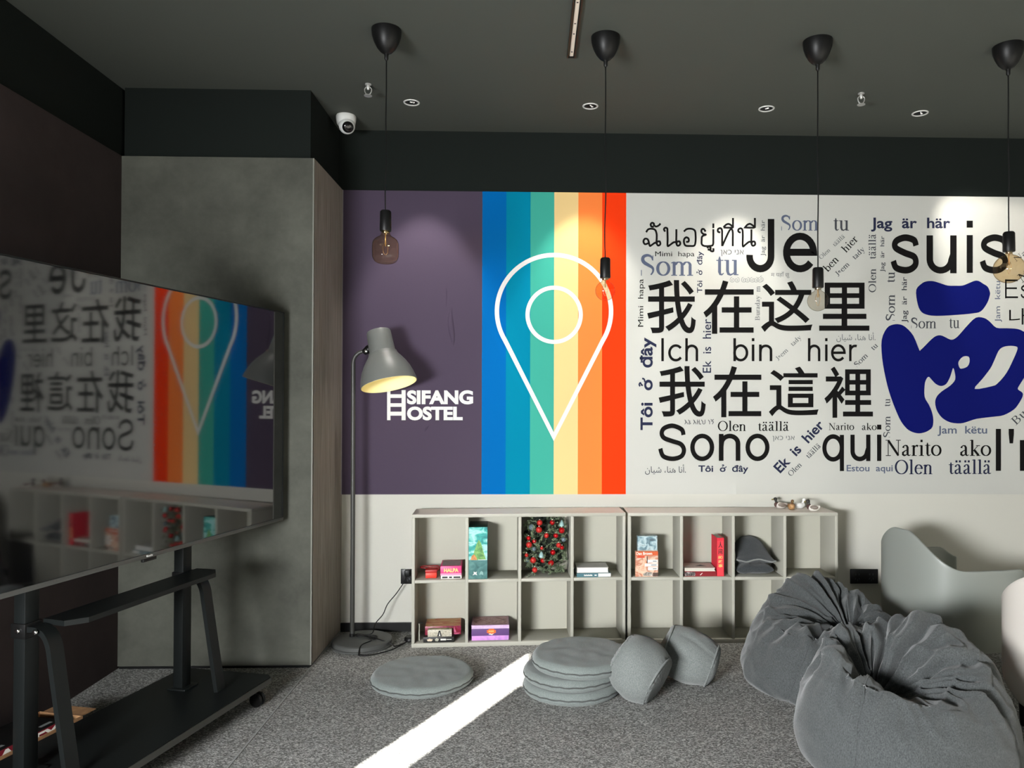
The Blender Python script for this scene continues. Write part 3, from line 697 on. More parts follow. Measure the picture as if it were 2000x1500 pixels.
# recessed downlights: ring, reflector cup and lamp, each with its own spot light
def downlight(px, py, label, tilt, target, energy):
    p = at_z(px, py, ZC)
    t = thing('downlight', label, 'ceiling light', (p.x, p.y, ZC), 0, 'recessed ceiling downlights')
    MB().lathe([(.0345, -.001), (.036, -.004), (.042, -.004), (.0435, -.001), (.0435, 0.0)], 36, caps=False).build('trim_ring', M['white'], t, 50)
    MB().lathe([(.0348, -.0012), (.031, -.0008)], 32, caps=False).build('reflector', M['greybase'], t, 180)
    MB().lathe([(.0315, -.0006), (0, -.0006)], 28, caps=False).build('lamp_face', mat('dark_lamp_recess', (0.015, 0.015, 0.015), .3), t, 180)
    mb = MB().box(-.012, .002, -.0022, .0022, -.0035, -.0008, TR(.004, -.006, 0) @ RZ(tilt)); mb.box(.008, .014, -.010, .0, -.003, -.0008, RZ(tilt))  # small glowing bars painted in as glints on the dark lamp face
    mb.build('lamp_glint', mat('lamp_glint_glow', (.8, .8, .75), .3, **{'Emission Color': (1, .97, .9, 1), 'Emission Strength': 0.6}), t)
    l = light('SPOT', 'downlight_beam', (p.x, p.y, ZC-.02), energy, (1.0, .955, .88), spot_size=math.radians(52), spot_blend=.55, shadow_soft_size=.022)
    aim(l, target)
    l['kind'] = 'helper'
    return t
downlight(804, 200, 'leftmost round white downlight, in front of the purple panel', .3, (-.62, D, 1.5), 76)
downlight(1153, 207, 'round white downlight just left of the second pendant cord', 1.0, (.30, D, 1.5), 72)
downlight(1497, 212, 'round white downlight left of the third pendant cord', -.6, (1.12, D, 1.5), 76)
downlight(1797, 221, 'rightmost round white downlight, between the last two pendants', .8, (3.25, D, 1.75), 84)

def sprinkler(px, py, label):
    p = at_z(px, py, ZC)
    t = thing('fire_sprinkler', label, 'sprinkler', (p.x, p.y, ZC), 0, 'fire sprinklers')
    sm = M['satin'] = mat('satin_nickel', (.62, .62, .6), .38, .6)
    MB().lathe([(.016, 0), (.016, -.005), (.008, -.008), (.007, -.026), (.004, -.030)], 16).build('nozzle', sm, t, 40)
    mb = MB()
    for s in (-1, 1): mb.tube(spline([(s*.007, 0, -.014), (s*.017, 0, -.026), (s*.014, 0, -.044), (s*.003, 0, -.056)], 4), .0027, 6)
    mb.build('frame_arm', sm, t, 180)
    MB().lathe([(.0, -.055), (.004, -.056), (.020, -.058), (.020, -.061), (.0, -.061)], 20).build('deflector', sm, t, 40)
    return t
sprinkler(719, 164, 'small chrome fire sprinkler left of the first pendant cord')
sprinkler(1682, 182, 'small chrome fire sprinkler between the third and fourth pendant cords')

p = at_z(676, 226, ZC)
t = thing('security_camera', 'white turret security camera on the ceiling above the column corner', 'camera', (p.x, p.y, ZC))
MB().lathe([(.052, 0), (.055, -.006), (.055, -.02), (.05, -.048), (.038, -.062), (.02, -.066), (0, -.066)], 36).build('housing', M['white'], t, 40)
ax = Vector((.35, -.80, -.48)).normalized(); q = ax.to_track_quat('Z', 'Y').to_matrix().to_4x4()
c0 = Vector((.008, -.014, -.062))
mb = MB().lathe([(0, -.046), (.018, -.042), (.034, -.030), (.043, -.012), (.045, .004), (.041, .022), (.032, .034), (.030, .035)], 32, TR(*c0) @ q, caps=False); bl = mb.build('camera_ball', M['white'], t, 40)
MB().lathe([(.0305, .0335), (.031, .037), (.026, .043), (.014, .046), (0, .047)], 28, TR(*c0) @ q).build('lens_window', mat('black_lens_glass', (.004, .004, .004), .06), bl, 60)

# lighting track, cut off by the top of the picture
a = at_z(1117, 109, ZC); 
t = thing('lighting_track', 'narrow metal lighting track with dark holes running along the ceiling', 'ceiling track', (a.x-.003, a.y, ZC))
L = 2.6
mb = MB()
for s in (-1, 1): mb.box(s*.0165-.0035, s*.0165+.0035, -L, 0, -.012, 0)
mb.box(-.02, .02, -.004, 0, -.012, 0)
mb.build('track_rail', M['black'], t)
MB().box(-.0085, .0085, -L, -.006, -.005, -.002).build('conductor_strip', M['gold'], t)
for k in range(12):
    y = -.05-.13*k-(.04 if k % 2 else 0)
    MB().lathe([(.0042, -.0052), (.0042, -.0058), (0, -.0058)], 12, TR(.0, y, 0)).build('hole', M['black'], t)

# ------------------------------------------------------------------ floor lamp with its cord
base = at_z(711, 1245, .02)
base = Vector((-.935, 4.25, 0))
t = thing('floor_lamp', 'tall dark grey metal floor lamp with a bell shaped shade beside the column', 'lamp', base)
M['polemetal'] = mat('dark_pole_lacquer', s2l(54, 54, 51), .4)
prof = [(0, .001), (.168, .001), (.17, .004), (.17, .010), (.162, .012), (.162, .03), (.157, .0345), (.152, .0355), (.0, .0355)]
MB().lathe(prof, 64).build('base', M['greybase'], t, 35)
pole_x, pole_y = at_y(688, 1235, 4.29).x-base.x, 4.29-base.y
ptop = at_y(690, 705, 4.29); zt = ptop.z
br = at_y(716, 690, 4.29)-base                         # bracket
xt = ptop.x-base.x
MB().tube([(pole_x, pole_y, .03), (pole_x, pole_y, .6), (lerp(pole_x, xt, .6), pole_y, 1.1), (xt, pole_y, zt-.01)], .0125, 14).build('pole', M['polemetal'], t, 50)
MB().lathe([(.016, .034), (.016, .05), (.013, .052)], 20, TR(pole_x, pole_y, 0)).build('pole_socket', M['black'], t, 40)
MB().tube(spline([(xt, pole_y, zt-.015), (xt+.002, pole_y, zt+.005), (xt+.014, pole_y, zt+.03), (xt+.04, pole_y, zt+.05), (br.x, br.y, br.z+.012)], 6), .011, 12).build('neck', M['polemetal'], t, 60)
# shade
s0 = at_y(760, 751, 4.20)-base                          # centre of the opening
axis = Vector((-.232, .19, .955)).normalized()          # from opening to crown
q = axis.to_track_quat('Z', 'Y').to_matrix().to_4x4()
shm = TR(*s0) @ q
outer = [(.155, 0), (.153, .02), (.146, .05), (.134, .085), (.118, .117), (.100, .145), (.086, .164), (.080, .176), (.0775, .186), (.0715, .189), (.071, .20), (.069, .26), (.067, .305), (.0635, .312), (.0, .314)]
inner = [(.0, .308), (.060, .306), (.064, .26), (.066, .19), (.095, .145), (.129, .085), (.149, .02), (.153, .001)]
sh = MB().lathe(outer, 56, shm, caps=False).build('lamp_shade', M['greymetal'], t, 32)
MB().lathe([(.152, -.0005), (.1525, .02), (.1445, .05), (.1325, .085), (.1165, .117), (.0985, .145), (.0845, .164), (.0775, .176), (.07, .19), (.06, .3), (0, .302)], 56, shm, caps=False).build('shade_lining', mat('cream_shade_lining', s2l(250, 240, 185), .7), sh, 40)
bulb = MB().ball((0, 0, .15), .040, (1, 1, 1.15), 24, 14, shm).build('light_bulb', mat('lit_opal_bulb', (.9, .85, .7), .4, **{'Emission Color': (1, .80, .45, 1), 'Emission Strength': 5.0}), t, 180)
MB().lathe([(.022, .13), (.022, .30)], 20, shm).build('lamp_holder', M['white'], t, 40)
bk = MB()
c1 = shm @ Vector((-.062, -.045, .235)); c2 = shm @ Vector((-.085, -.03, .15))
bv = Vector((br.x, br.y, br.z+.01))
bk.tube([bv+Vector((-.012, 0, -.004)), bv+Vector((.01, -.012, .012)), lerp(bv, c1, .7), c1], [.018, .024, .022, .018], 10)
bk.build('bracket', M['black'], t, 60)
mb = MB()
for p_ in (c1+Vector((.006, -.012, .004)), bv+Vector((.004, -.022, .0))):
    mb.lathe([(0, 0), (.009, 0), (.011, .004), (.011, .012), (.008, .015), (0, .015)], 14, TR(*p_) @ RX(PI/2))
mb.build('knob', M['chrome'], t, 50)
# cord: socket -> loops on the base -> foot switch
OUT = at_y(796, 1119, D-.02)-base
cp = [OUT, at_y(790, 1135, 4.45)-base, at_y(775, 1158, 4.43)-base, at_y(757, 1180, 4.40)-base, at_y(748, 1200, 4.38)-base, at_y(733, 1218, 4.35)-base,
      (.04, .055, .045), (-.03, .045, .041), (-.035, .02, .041), (.02, .012, .042), (.07, -.03, .041), (.075, .02, .041), (.03, .03, .044), (.035, .0, .042), (.06, -.05, .041), (.03, -.11, .041), (.022, -.15, .038), (.02, -.178, .012), (.03, -.19, .004), (.09, -.18, .004), (.17, -.11, .004), (.215, -.03, .005), (.24, .03, .006)]
MB().tube(spline(cp, 5), .0031, 6).build('cord', M['black'], t, 180)
MB().tube(spline([(pole_x+.01, pole_y, .042), (-.03, .06, .042), (.05, .0, .042), (.11, -.045, .041), (.168, -.05, .02), (.19, -.045, .006), (.235, .02, .006)], 6), .0031, 6).build('cord', M['black'], t, 180)
MB().lathe([(0, .001), (.03, .001), (.034, .005), (.033, .018), (.026, .026), (0, .028)], 28, TR(.253, .065, 0)).build('foot_switch', M['black'], t, 40)
mb = MB().box(-.016, .016, -.02, .016, -.02, .02, TR(*(OUT+Vector((0, .0, .0)))), bev=.005); mb.build('plug', M['black'], t, 40)

# wall sockets
def socket(px0, py0, px1, py1, label, gangs):
    a = at_y(px0, py1, D); b = at_y(px1, py0, D)
    t = thing('wall_socket', label, 'socket', ((a.x+b.x)/2, D, a.z))
    w, h = b.x-a.x, b.z-a.z
    MB().box(-w/2, w/2, -.009, 0, 0, h, bev=.003).build('cover_plate', mat('black_socket_plate', (.006, .006, .007), .35), t, 40)
    for g in range(gangs):
        cx = -w/2+(g+.5)*w/gangs
        mb = MB()
        for dx, dz, rot in ((-.010, .012, 0), (.010, .012, 0), (-.012, -.014, .5), (.012, -.014, -.5), (0, -.022, 0)):
            mb.box(-.0025, .0025, -.0098, -.0088, -.006, .006, TR(cx+dx, 0, h/2+dz) @ RY(rot))
        mb.build('socket_holes', mat('socket_slot', (.05, .05, .06), .5), t)
    return t
socket(783, 1111, 810, 1140, 'black wall socket half hidden by the cube shelf, with the lamp plugged in', 1)
socket(1660, 1111, 1714, 1139.6, 'black double wall socket right of the cube shelves above the bean bag', 2)

# ------------------------------------------------------------------ cube shelves
SH, SD, TK = .728, .228, .0165
def shelf_unit(a, b, label, back=None):
    a = Vector((a.x, a.y, 0)); b = Vector((b.x, b.y, 0)); w = (b-a).length; rot = math.atan2(b.y-a.y, b.x-a.x)
    t = thing('cube_shelf', label, 'shelf', a, rot)
    t['width'] = w
    def bd(name, x0, x1, z0, z1, m=M['shelf'], y0=0.0, y1=SD):
        return MB().box(x0, x1, y0, y1, z0, z1, bev=.0012).build(name, m, t, 40)
    bd('top_board', 0, w, SH-TK, SH); bd('bottom_board', 0, w, 0, .022)
    MB().box(.0005, w-.0005, .001, SD, SH, SH+.0012).build('downlit_top_sheet', M['shelftop'], t)  # thin sheet carrying the painted downlight on the top board
    bd('side_board', 0, TK, .0222, SH-TK-.0002); bd('side_board', w-TK, w, .0222, SH-TK-.0002)
    cw = (w-TK)/4
    for k in (1, 2, 3): bd('divider', k*cw, k*cw+TK, .0222, SH-TK-.0002, y0=.001)
    zm = .352
    for k in range(4): bd('shelf_board', k*cw+TK+.0002, (k+1)*cw-.0002, zm, zm+TK, y0=.0005, y1=SD-.006)
    for r, (z0, z1) in enumerate(((.0222, zm-.0002), (zm+TK+.0002, SH-TK-.0002))):
        for k in range(4): MB().box(k*cw+TK+.0002, (k+1)*cw-.0002, SD-.007, SD-.003, z0, z1).build('back_panel', M['shelfback'], t)
    return t, w, cw
LA = at_z(803.5, 1265.5); LB = at_z(1221.5, 1256)
shl, LW, LCW = shelf_unit(LA, LB, 'left warm grey eight cube shelf unit holding games and a wreath')
RA = at_z(1226.5, 1257.2); RB = Vector((RA.x+(at_y(1636.5, 1003, RA.y).x-RA.x), RA.y, 0))
shr, RW, RCW = shelf_unit(RA, RB, 'right warm grey eight cube shelf unit with duck figurines on top')
def in_cell(unit, col, row, x, y, z=0.0):              # world point inside a cube; x from its left inner face, y from the front edge
    u, w, cw = (shl, LW, LCW) if unit == 'L' else (shr, RW, RCW)
    loc = Vector((col*cw+TK+x, y, (.352+TK if row == 1 else .022)+z+.0008))
    return Matrix.Translation(u.location) @ RZ(u.rotation_euler.z) @ loc
CW_ = LCW-TK                                            # inner width of a cube
RL, RR = shl.rotation_euler.z, 0.0

# ------------------------------------------------------------------ games and books in the cubes
def col(name, rgb, rough=.45, **k): return mat(name, s2l(*rgb), rough, **k)
def art(name, cols, scale=20, rough=.35, stretch=(1, 1, 1), distortion=1.0):
    """printed picture: blotches of several colours"""
    m = bpy.data.materials.new(name); m.use_nodes = True; nt = m.node_tree; b = nt.nodes['Principled BSDF']; b.inputs['Roughness'].default_value = rough
    tc = nt.nodes.new('ShaderNodeTexCoord'); mp = nt.nodes.new('ShaderNodeMapping'); mp.inputs['Scale'].default_value = stretch
    n = nt.nodes.new('ShaderNodeTexNoise'); n.inputs['Scale'].default_value = scale; n.inputs['Detail'].default_value = 5; n.inputs['Distortion'].default_value = distortion
    r = nt.nodes.new('ShaderNodeValToRGB'); e = r.color_ramp.elements
    k = len(cols)
    for i, c in enumerate(cols):
        pos = .3+.4*i/(k-1)
        el = e[0] if i == 0 else (e[1] if i == 1 else e.new(pos))
        el.position = pos; el.color = (*s2l(*c), 1)
    nt.links.new(tc.outputs['Object'], mp.inputs['Vector']); nt.links.new(mp.outputs[0], n.inputs['Vector']); nt.links.new(n.outputs['Fac'], r.inputs[0]); nt.links.new(r.outputs[0], b.inputs['Base Color'])
    return m
def carton(name, label, cat, loc, rot, w, d, h, body, group=None):
    t = thing(name, label, cat, loc, rot, group)
    MB().box(-w/2, w/2, 0, d, 0, h, bev=.0015).build('box_body', body, t, 40)
    return t
def face_rect(t, name, x0, x1, z0, z1, m, y=-.0006):    # print on a front face
    return MB().box(x0, x1, y, y+.0005, z0, z1).build(name, m, t)
def top_rect(t, name, x0, x1, y0, y1, z, m): return MB().box(x0, x1, y0, y1, z, z+.0005).build(name, m, t)
def front_text(t, text, x0, x1, z0, z1, m, y=-.0008, bold=.02, style='font', name='lettering', vert=False):
    V, F = word_geo(text, style, bold); a = min(v.x for v in V); b = max(v.x for v in V); c = min(v.y for v in V); d = max(v.y for v in V)
    def fn(v):
        s, q = (v.x-a)/(b-a), (v.y-c)/(d-c)
        if vert: return Vector((lerp(x0, x1, q), y, lerp(z1, z0, s)))
        return Vector((lerp(x0, x1, s), y-v.z, lerp(z0, z1, q)))
    return put(V, F, fn, m, name, t)
wt = col('print_white', (238, 236, 228)); bk_ = col('print_black', (26, 26, 26)); yl = col('print_yellow', (235, 205, 120)); og = col('print_orange', (232, 110, 40))
# upper left cube: red tin with a cord, pink game on a small white print box
t = thing('red_tin', 'small red box with a looped red cord in the top left cube', 'box', in_cell('L', 0, 1, .085, .045), RL+.03)
MB().box(-.031, .031, 0, .07, 0, .030, bev=.003).build('box_body', col('red_card', (225, 58, 40)), t, 40)
MB().box(-.0325, .0325, -.0015, .0715, .0305, .046, bev=.003).build('lid', col('deep_red_card', (178, 30, 32)), t, 40)
MB().tube(spline([(-.03, .03, .05), (-.06, .04, .052), (-.055, .06, .054), (0, .06, .056), (.03, .04, .06), (.045, .02, .055), (.036, .0, .045), (.034, .03, .05), (-.02, .045, .052)], 6), .0028, 6).build('cord', col('red_cord', (150, 20, 26)), t, 180)
pos = in_cell('L', 0, 1, .198, .022)
t = carton('card_game', 'flat white and black printed box under the pink game box', 'game', pos, RL-.0, .115, .15, .019, wt)
for k, (a, b) in enumerate(((-.05, -.02), (-.012, .004), (.012, .05))): face_rect(t, 'print_block', a, b, .004, .013, bk_)
pos = in_cell('L', 0, 1, .196, .018, .0195)
t = carton('card_game', 'bright pink game box on the white printed box in the top left cube', 'game', pos, RL+.0, .116, .16, .052, col('pink_card', (226, 60, 128)))
top_rect(t, 'top_print', -.05, .05, .012, .15, .0522, art('dark_pink_art', [(90, 60, 78), (120, 84, 100), (150, 96, 112)], 40))
face_rect(t, 'lower_band', -.0578, .0578, .001, .012, col('pale_pink', (240, 150, 185)))
front_text(t, 'HALPA', -.038, .042, .018, .04, yl, bold=.04)
# tall sea green game box standing on end
pos = in_cell('L', 1, 1, .053, .006)
t = carton('board_game', 'tall sea green game box standing on end with a mountain picture', 'game', pos, RL, .104, .205, .288, col('dark_teal_card', (16, 52, 44)))
face_rect(t, 'sky_print', -.0515, .0515, .105, .287, art('sea_sky_art', [(20, 120, 120), (60, 175, 165), (170, 225, 220), (40, 140, 140)], 14, stretch=(1, 1, 1.6)))
V = [(-.035, -.0012, .106), (-.022, -.0012, .15), (-.008, -.0012, .195), (.004, -.0012, .218), (.016, -.0012, .2), (.03, -.0012, .15), (.044, -.0012, .106)]
MB().tris(V, [tuple(range(7))]).build('mountain_print', art('green_mountain_art', [(70, 120, 70), (110, 165, 90), (150, 190, 120)], 40), t)
MB().tris([(-.042, -.0014, .106), (-.034, -.0014, .13), (-.022, -.0014, .137), (-.01, -.0014, .122), (-.004, -.0014, .106)], [(0, 1, 2, 3, 4)]).build('rock_print', art('orange_rock_art', [(170, 110, 60), (220, 150, 90)], 60), t)
face_rect(t, 'water_print', -.0515, .0515, .0015, .105, art('dark_water_art', [(44, 92, 92), (70, 120, 118), (96, 146, 140)], 22))
face_rect(t, 'shore_line', .0, .045, .106, .108, wt, -.0016)
MB().tris([(-.03, -.0016, .022), (-.022, -.0016, .032), (-.024, -.0016, .042), (-.014, -.0016, .038), (-.006, -.0016, .042), (-.009, -.0016, .032), (-.004, -.0016, .022), (-.017, -.0016, .027)], [tuple(range(8))]).build('star_print', wt, t)
MB().tris([(.006, -.0016, .024), (.012, -.0016, .04), (.02, -.0016, .045), (.028, -.0016, .038), (.03, -.0016, .022), (.018, -.0016, .026)], [tuple(range(6))]).build('crest_print', col('pale_teal', (130, 170, 165)), t)
# decorated wreath pushed into the third cube
wr = thing('christmas_wreath', 'frosted green artificial wreath with shiny red baubles stuffed in the third cube', 'wreath', in_cell('L', 2, 1, CW_/2, .03), RL)
rnd = random.Random(11)
pine = mat('frosted_pine_needles', s2l(150, 164, 132), .8, var=s2l(40, 62, 36), var_scale=34, detail=2)
pineshade = mat('pine_core_shade', s2l(22, 32, 20), .95, var=s2l(10, 14, 10), var_scale=60)  # near-black green, the shade between sprigs put into the colour
mb = MB()
sprigs = []
for k in range(230):
    while True:
        x = rnd.uniform(-.118, .118); z = rnd.uniform(.012, .318)
        if z > .07 or x > -.08: break
    y = rnd.uniform(.02, .17)
    a = rnd.uniform(0, 2*PI); d = Vector((math.cos(a)*.8, -rnd.uniform(.1, .9), math.sin(a)*.8)).normalized()
    sprigs.append((Vector((x, y, z)), d, rnd.uniform(.03, .062)))
def needle(mb, p, d, L, w):
    s = d.cross(Vector((.3, .2, .9))).normalized()*w; u = d.cross(s).normalized()*w
    v = [mb.bm.verts.new(q) for q in (p+s, p-s*.5+u, p-s*.5-u, p+d*L)]
    for f in ((0, 1, 3), (1, 2, 3), (2, 0, 3)): mb.bm.faces.new([v[i] for i in f])
def inside(q):
    q.x = max(-.129, min(.129, q.x)); q.y = max(.004, min(.19, q.y)); q.z = max(.002, min(.335, q.z)); return q
for p, d, L in sprigs:
    e = inside(p+d*L)
    mb.tube([p, e], [.0016, .0008], 4)
    for j in range(30):
        t_ = rnd.random(); q = p.lerp(e, t_)
        a = Vector((rnd.gauss(0, 1), rnd.gauss(0, 1), rnd.gauss(0, 1))).normalized()
        nd = (d*.7+a*.9).normalized(); l = rnd.uniform(.010, .018)
        if abs(q.x+nd.x*l) > .131 or not 0 < q.z+nd.z*l < .338: continue
        needle(mb, q, nd, l, .0015)
fo = mb.build('foliage', pine, wr, fix=False)
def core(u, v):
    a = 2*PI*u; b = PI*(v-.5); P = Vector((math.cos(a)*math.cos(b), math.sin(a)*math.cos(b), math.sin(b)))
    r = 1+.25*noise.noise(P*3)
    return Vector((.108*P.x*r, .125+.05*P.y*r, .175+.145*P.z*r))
MB().grid(core, 40, 30, True).build('shade_core', pineshade, wr)  # dark core added to stand in for shadow behind the sprigs
redb = mat('shiny_red_bauble', s2l(196, 22, 28), .18, .55); redm = mat('matte_red_bauble', s2l(190, 40, 34), .45, .2); tealb = mat('pale_teal_glitter', s2l(120, 180, 180), .3, .4, var=s2l(210, 235, 232), var_scale=300); dkb = mat('dark_beaded_ball', s2l(20, 34, 44), .2, .3, var=s2l(150, 170, 180), var_scale=260)
def cellpx(z6x, z6y): return ((z6x-1027)/440*.262-.131, (718-z6y)/555*.338)
for k, (zx, zy, r, m) in enumerate(((1190, 222, 17, redm), (1310, 222, 15, redb), (1185, 290, 19, redm), (1255, 340, 15, redm), (1400, 296, 18, redb), (1345, 345, 15, redb), (1085, 362, 13, redb), (1092, 425, 18, redm), (1140, 395, 14, redb), (1370, 430, 15, redm), (1402, 455, 13, redb), (1318, 500, 16, redb), (1130, 565, 18, redm), (1222, 572, 15, redb), (1300, 596, 18, redb), (1145, 655, 16, redm), (1068, 520, 11, redm), (1212, 460, 10, redm))):
    x, z = cellpx(zx, zy)
    o = MB().ball((x, .012+.006*(k % 3), z), r*.00095, u=18, v=12).build('bauble', m, wr, 180)
    MB().lathe([(.003, 0), (.003, .004)], 8, TR(x, .012+.006*(k % 3), z+r*.00095)).build('bauble_cap', M['gold'], o)
for zx, zy in ((1400, 235), (1208, 520)):
    x, z = cellpx(zx, zy); MB().lathe([(.016, -.012), (.012, .004), (.003, .02), (0, .021)], 14, TR(x, .02, z)).build('glitter_bell', tealb, wr, 50)
for zx, zy, r in ((1118, 268, .018), (1140, 468, .013), (1075, 570, .012), (1420, 385, .014)):
    x, z = cellpx(zx, zy); MB().ball((x, .03, z), r, u=16, v=10).build('beaded_ball', dkb, wr, 180)
# two lying books, fourth cube
def book(label, loc, rot, w, d, h, cover, pages, spine='front', group=None):
    """lies flat: spine or fore edge to the front"""
    t = thing('book', label, 'book', loc, rot, group)
    MB().box(-w/2+.003, w/2-.003, .003, d-.003, .0025, h-.0025).build('pages', pages, t)
    mb = MB().box(-w/2, w/2, 0, d, 0, .0024); mb.box(-w/2, w/2, 0, d, h-.0024, h)
    if spine == 'front': mb.box(-w/2, w/2, 0, .0024, .0024, h-.0024)
    elif spine == 'left': mb.box(-w/2, -w/2+.0024, 0, d, .0024, h-.0024)
    mb.build('cover', cover, t)
    return t
pg = mat('book_pages', s2l(222, 218, 204), .9, var=s2l(196, 192, 178), var_scale=60, stretch=(1, 1, 25))
t = book('flat teal spined book at the bottom of the pair in the fourth cube', in_cell('L', 3, 1, .115, .012), RL+.01, .192, .135, .021, col('teal_cover', (70, 112, 122)), pg)
face_rect(t, 'spine_label', .025, .0955, .0015, .0195, wt); 
for k in range(8): face_rect(t, 'spine_print', -.055+.006*k, -.0508+.006*k, .006, .015-.002*(k % 2), wt)
face_rect(t, 'spine_print', .004, .016, .007, .013, wt)
book('thick white covered book lying on top of the teal spined book', in_cell('L', 3, 1, .11, .02, .0218), RL-.015, .178, .13, .030, col('off_white_cover', (205, 203, 198)), mat('white_pages', s2l(232, 230, 224), .9), 'left')
# lower left cube: pile of games and a thin upright strip
t = carton('board_game', 'black game box with pale emblems at the bottom of the pile', 'game', in_cell('L', 0, 0, .131, .012), RL, .168, .15, .030, bk_)
for k, (a, b, z0, z1, m) in enumerate(((-.066, -.030, .006, .022, col('pale_emblem', (226, 205, 180))), (-.022, .002, .005, .025, col('grey_emblem', (178, 176, 160))), (.010, .040, .011, .020, wt), (.042, .07, .014, .017, wt))): 
    if k < 2: MB().tris([((a+b)/2+(b-a)/2*math.cos(2*PI*j/11)*(1 if j % 2 else .8), -.0007, (z0+z1)/2+(z1-z0)/2*math.sin(2*PI*j/11)*(1 if j % 2 else .8)) for j in range(11)], [tuple(range(11))]).build('emblem', m, t)
    else: face_rect(t, 'print_block', a, b, z0, z1, m)
t = carton('board_game', 'wide dark red and pink game box in the middle of the pile, orange top', 'game', in_cell('L', 0, 0, .152, .05, .0305), RL+.03, .198, .15, .0475, art('red_pink_art', [(70, 16, 40), (150, 30, 70), (120, 24, 40), (225, 110, 150)], 25))
top_rect(t, 'top_print', -.097, .097, .004, .146, .0477, art('orange_art', [(196, 96, 60), (214, 178, 120), (190, 70, 44), (232, 190, 140)], 16, stretch=(.5, 2, 1)))
t = carton('board_game', 'speckled grey white game box standing out in front of the pile', 'game', in_cell('L', 0, 0, .136, .014, .0305), RL, .132, .034, .039, art('speckled_grey_art', [(120, 116, 100), (214, 206, 186), (170, 164, 146), (228, 222, 208)], 70))
MB().tris([(-.014, -.0008, .002), (-.005, -.0008, .034), (.003, -.0008, .034), (.012, -.0008, .002)], [(0, 1, 2, 3)]).build('arch_print', bk_, t)
MB().tris([(-.004, -.0012, .004), (-.001, -.0012, .026), (.004, -.0012, .004)], [(0, 1, 2)]).build('arch_opening', wt, t)
top_rect(t, 'top_print', -.062, .062, .002, .032, .0392, art('olive_art', [(90, 100, 60), (160, 160, 110), (214, 206, 170), (120, 120, 80)], 30))
t = thing('stick', 'thin pale stick leaning upright at the left of the game pile', 'stick', in_cell('L', 0, 0, .018, .05), RL)
MB().box(0, .006, 0, .006, 0, .095, bev=.001).build('shaft', M['shelf'], t); MB().box(-.002, .022, 0, .006, .095, .1, bev=.001).build('tip', M['black'], t)
# purple game
t = carton('board_game', 'large purple and lilac game box with an orange emblem in the second lower cube', 'game', in_cell('L', 1, 0, .122, .03), RL, .206, .165, .034, art('lilac_art', [(180, 130, 215), (226, 160, 230), (205, 150, 222)], 18))
MB().box(-.105, .105, -.002, .167, .026, .085, bev=.0015).build('lid', col('deep_purple_card', (104, 72, 128)), t, 40)
face_rect(t, 'upper_band', -.1045, .1045, .0655, .0845, art('pale_lilac_art', [(206, 170, 214), (232, 205, 232)], 30), -.0027)
top_rect(t, 'top_border', -.103, .103, 0, .165, .0852, col('mauve_print', (176, 140, 150)))
top_rect(t, 'top_print', -.092, .092, .014, .153, .0858, art('portrait_art', [(70, 48, 44), (150, 104, 100), (196, 160, 160), (110, 70, 66)], 20))
MB().tris([(-.006+.029*math.cos(2*PI*j/16)*(1 if j % 2 else .82)+.012, -.0034, .05+.017*math.sin(2*PI*j/16)*(1 if j % 2 else .8)) for j in range(16)], [tuple(range(16))]).build('emblem', og, t)
MB().tris([(-.01, -.0036, .034), (-.002, -.0036, .040), (.008, -.0036, .036), (.020, -.0036, .041), (.010, -.0036, .030)], [(0, 1, 2, 3, 4)]).build('emblem_tip', wt, t)
for k, x in enumerate((-.006, .004, .014)): front_text(t, 'o', x-.004, x+.005, .046, .056, yl, y=-.0038, bold=.04)

# ------------------------------------------------------------------ right unit
def standing_book(label, loc, rot, w, d, h, cover, lean=0.0):
    """cover faces the room; w wide, d thick, h tall"""
    t = thing('book', label, 'book', loc, rot)
    MB().box(-w/2+.002, w/2-.002, .002, d-.002, .002, h-.002).build('pages', pg, t)
    mb = MB().box(-w/2, w/2, 0, .0018, 0, h); mb.box(-w/2, w/2, d-.0018, d, 0, h); mb.box(-w/2, -w/2+.0018, .0018, d-.0018, 0, h)
    mb.build('cover', cover, t)
    return t
t = standing_book('blue and grey covered paperback standing behind the orange novel', in_cell('R', 0, 1, .100, .05), .03, .112, .028, .222, art('storm_blue_art', [(70, 84, 92), (130, 160, 170), (196, 214, 216), (90, 104, 110)], 26))
t = standing_book('orange and white city novel standing cover out in the first right cube', in_cell('R', 0, 1, .092, .02), .02, .128, .026, .142, art('sunset_city_art', [(226, 130, 90), (238, 206, 180), (196, 120, 90), (240, 230, 214)], 18))
face_rect(t, 'title_band', -.0635, .0635, .118, .1415, col('orange_band', (214, 96, 50)), -.0007); front_text(t, 'Dan Brown', -.06, .03, .122, .138, wt, y=-.0012, bold=.03)
face_rect(t, 'subtitle', -.055, -.012, .106, .116, col('red_print', (220, 70, 30)), -.0007)
MB().tris([(-.001, -.0009, .075), (.0, -.0009, .112), (.002, -.0009, .118), (.004, -.0009, .112), (.0055, -.0009, .075)], [(0, 1, 2, 3, 4)]).build('tower_print', bk_, t)
for k, (z0, x0) in enumerate(((.078, .004), (.057, -.012), (.036, .006))):
    face_rect(t, 'white_box_print', x0, .0625, z0, z0+.017, wt, -.0011); face_rect(t, 'small_print', .034-.01*(k == 1), .055, z0+.006, z0+.010, col('print_grey', (120, 120, 126)), -.0014)
MB().tris([(-.02, -.001, .004), (-.02, -.001, .018), (.002, -.001, .026), (.03, -.001, .024), (.034, -.001, .004)], [(0, 1, 2, 3, 4)]).build('dome_print', art('dome_art', [(90, 84, 78), (214, 206, 196)], 60), t)
face_rect(t, 'river_print', .034, .0635, .001, .022, col('dusk_brown', (84, 66, 60)), -.0007)
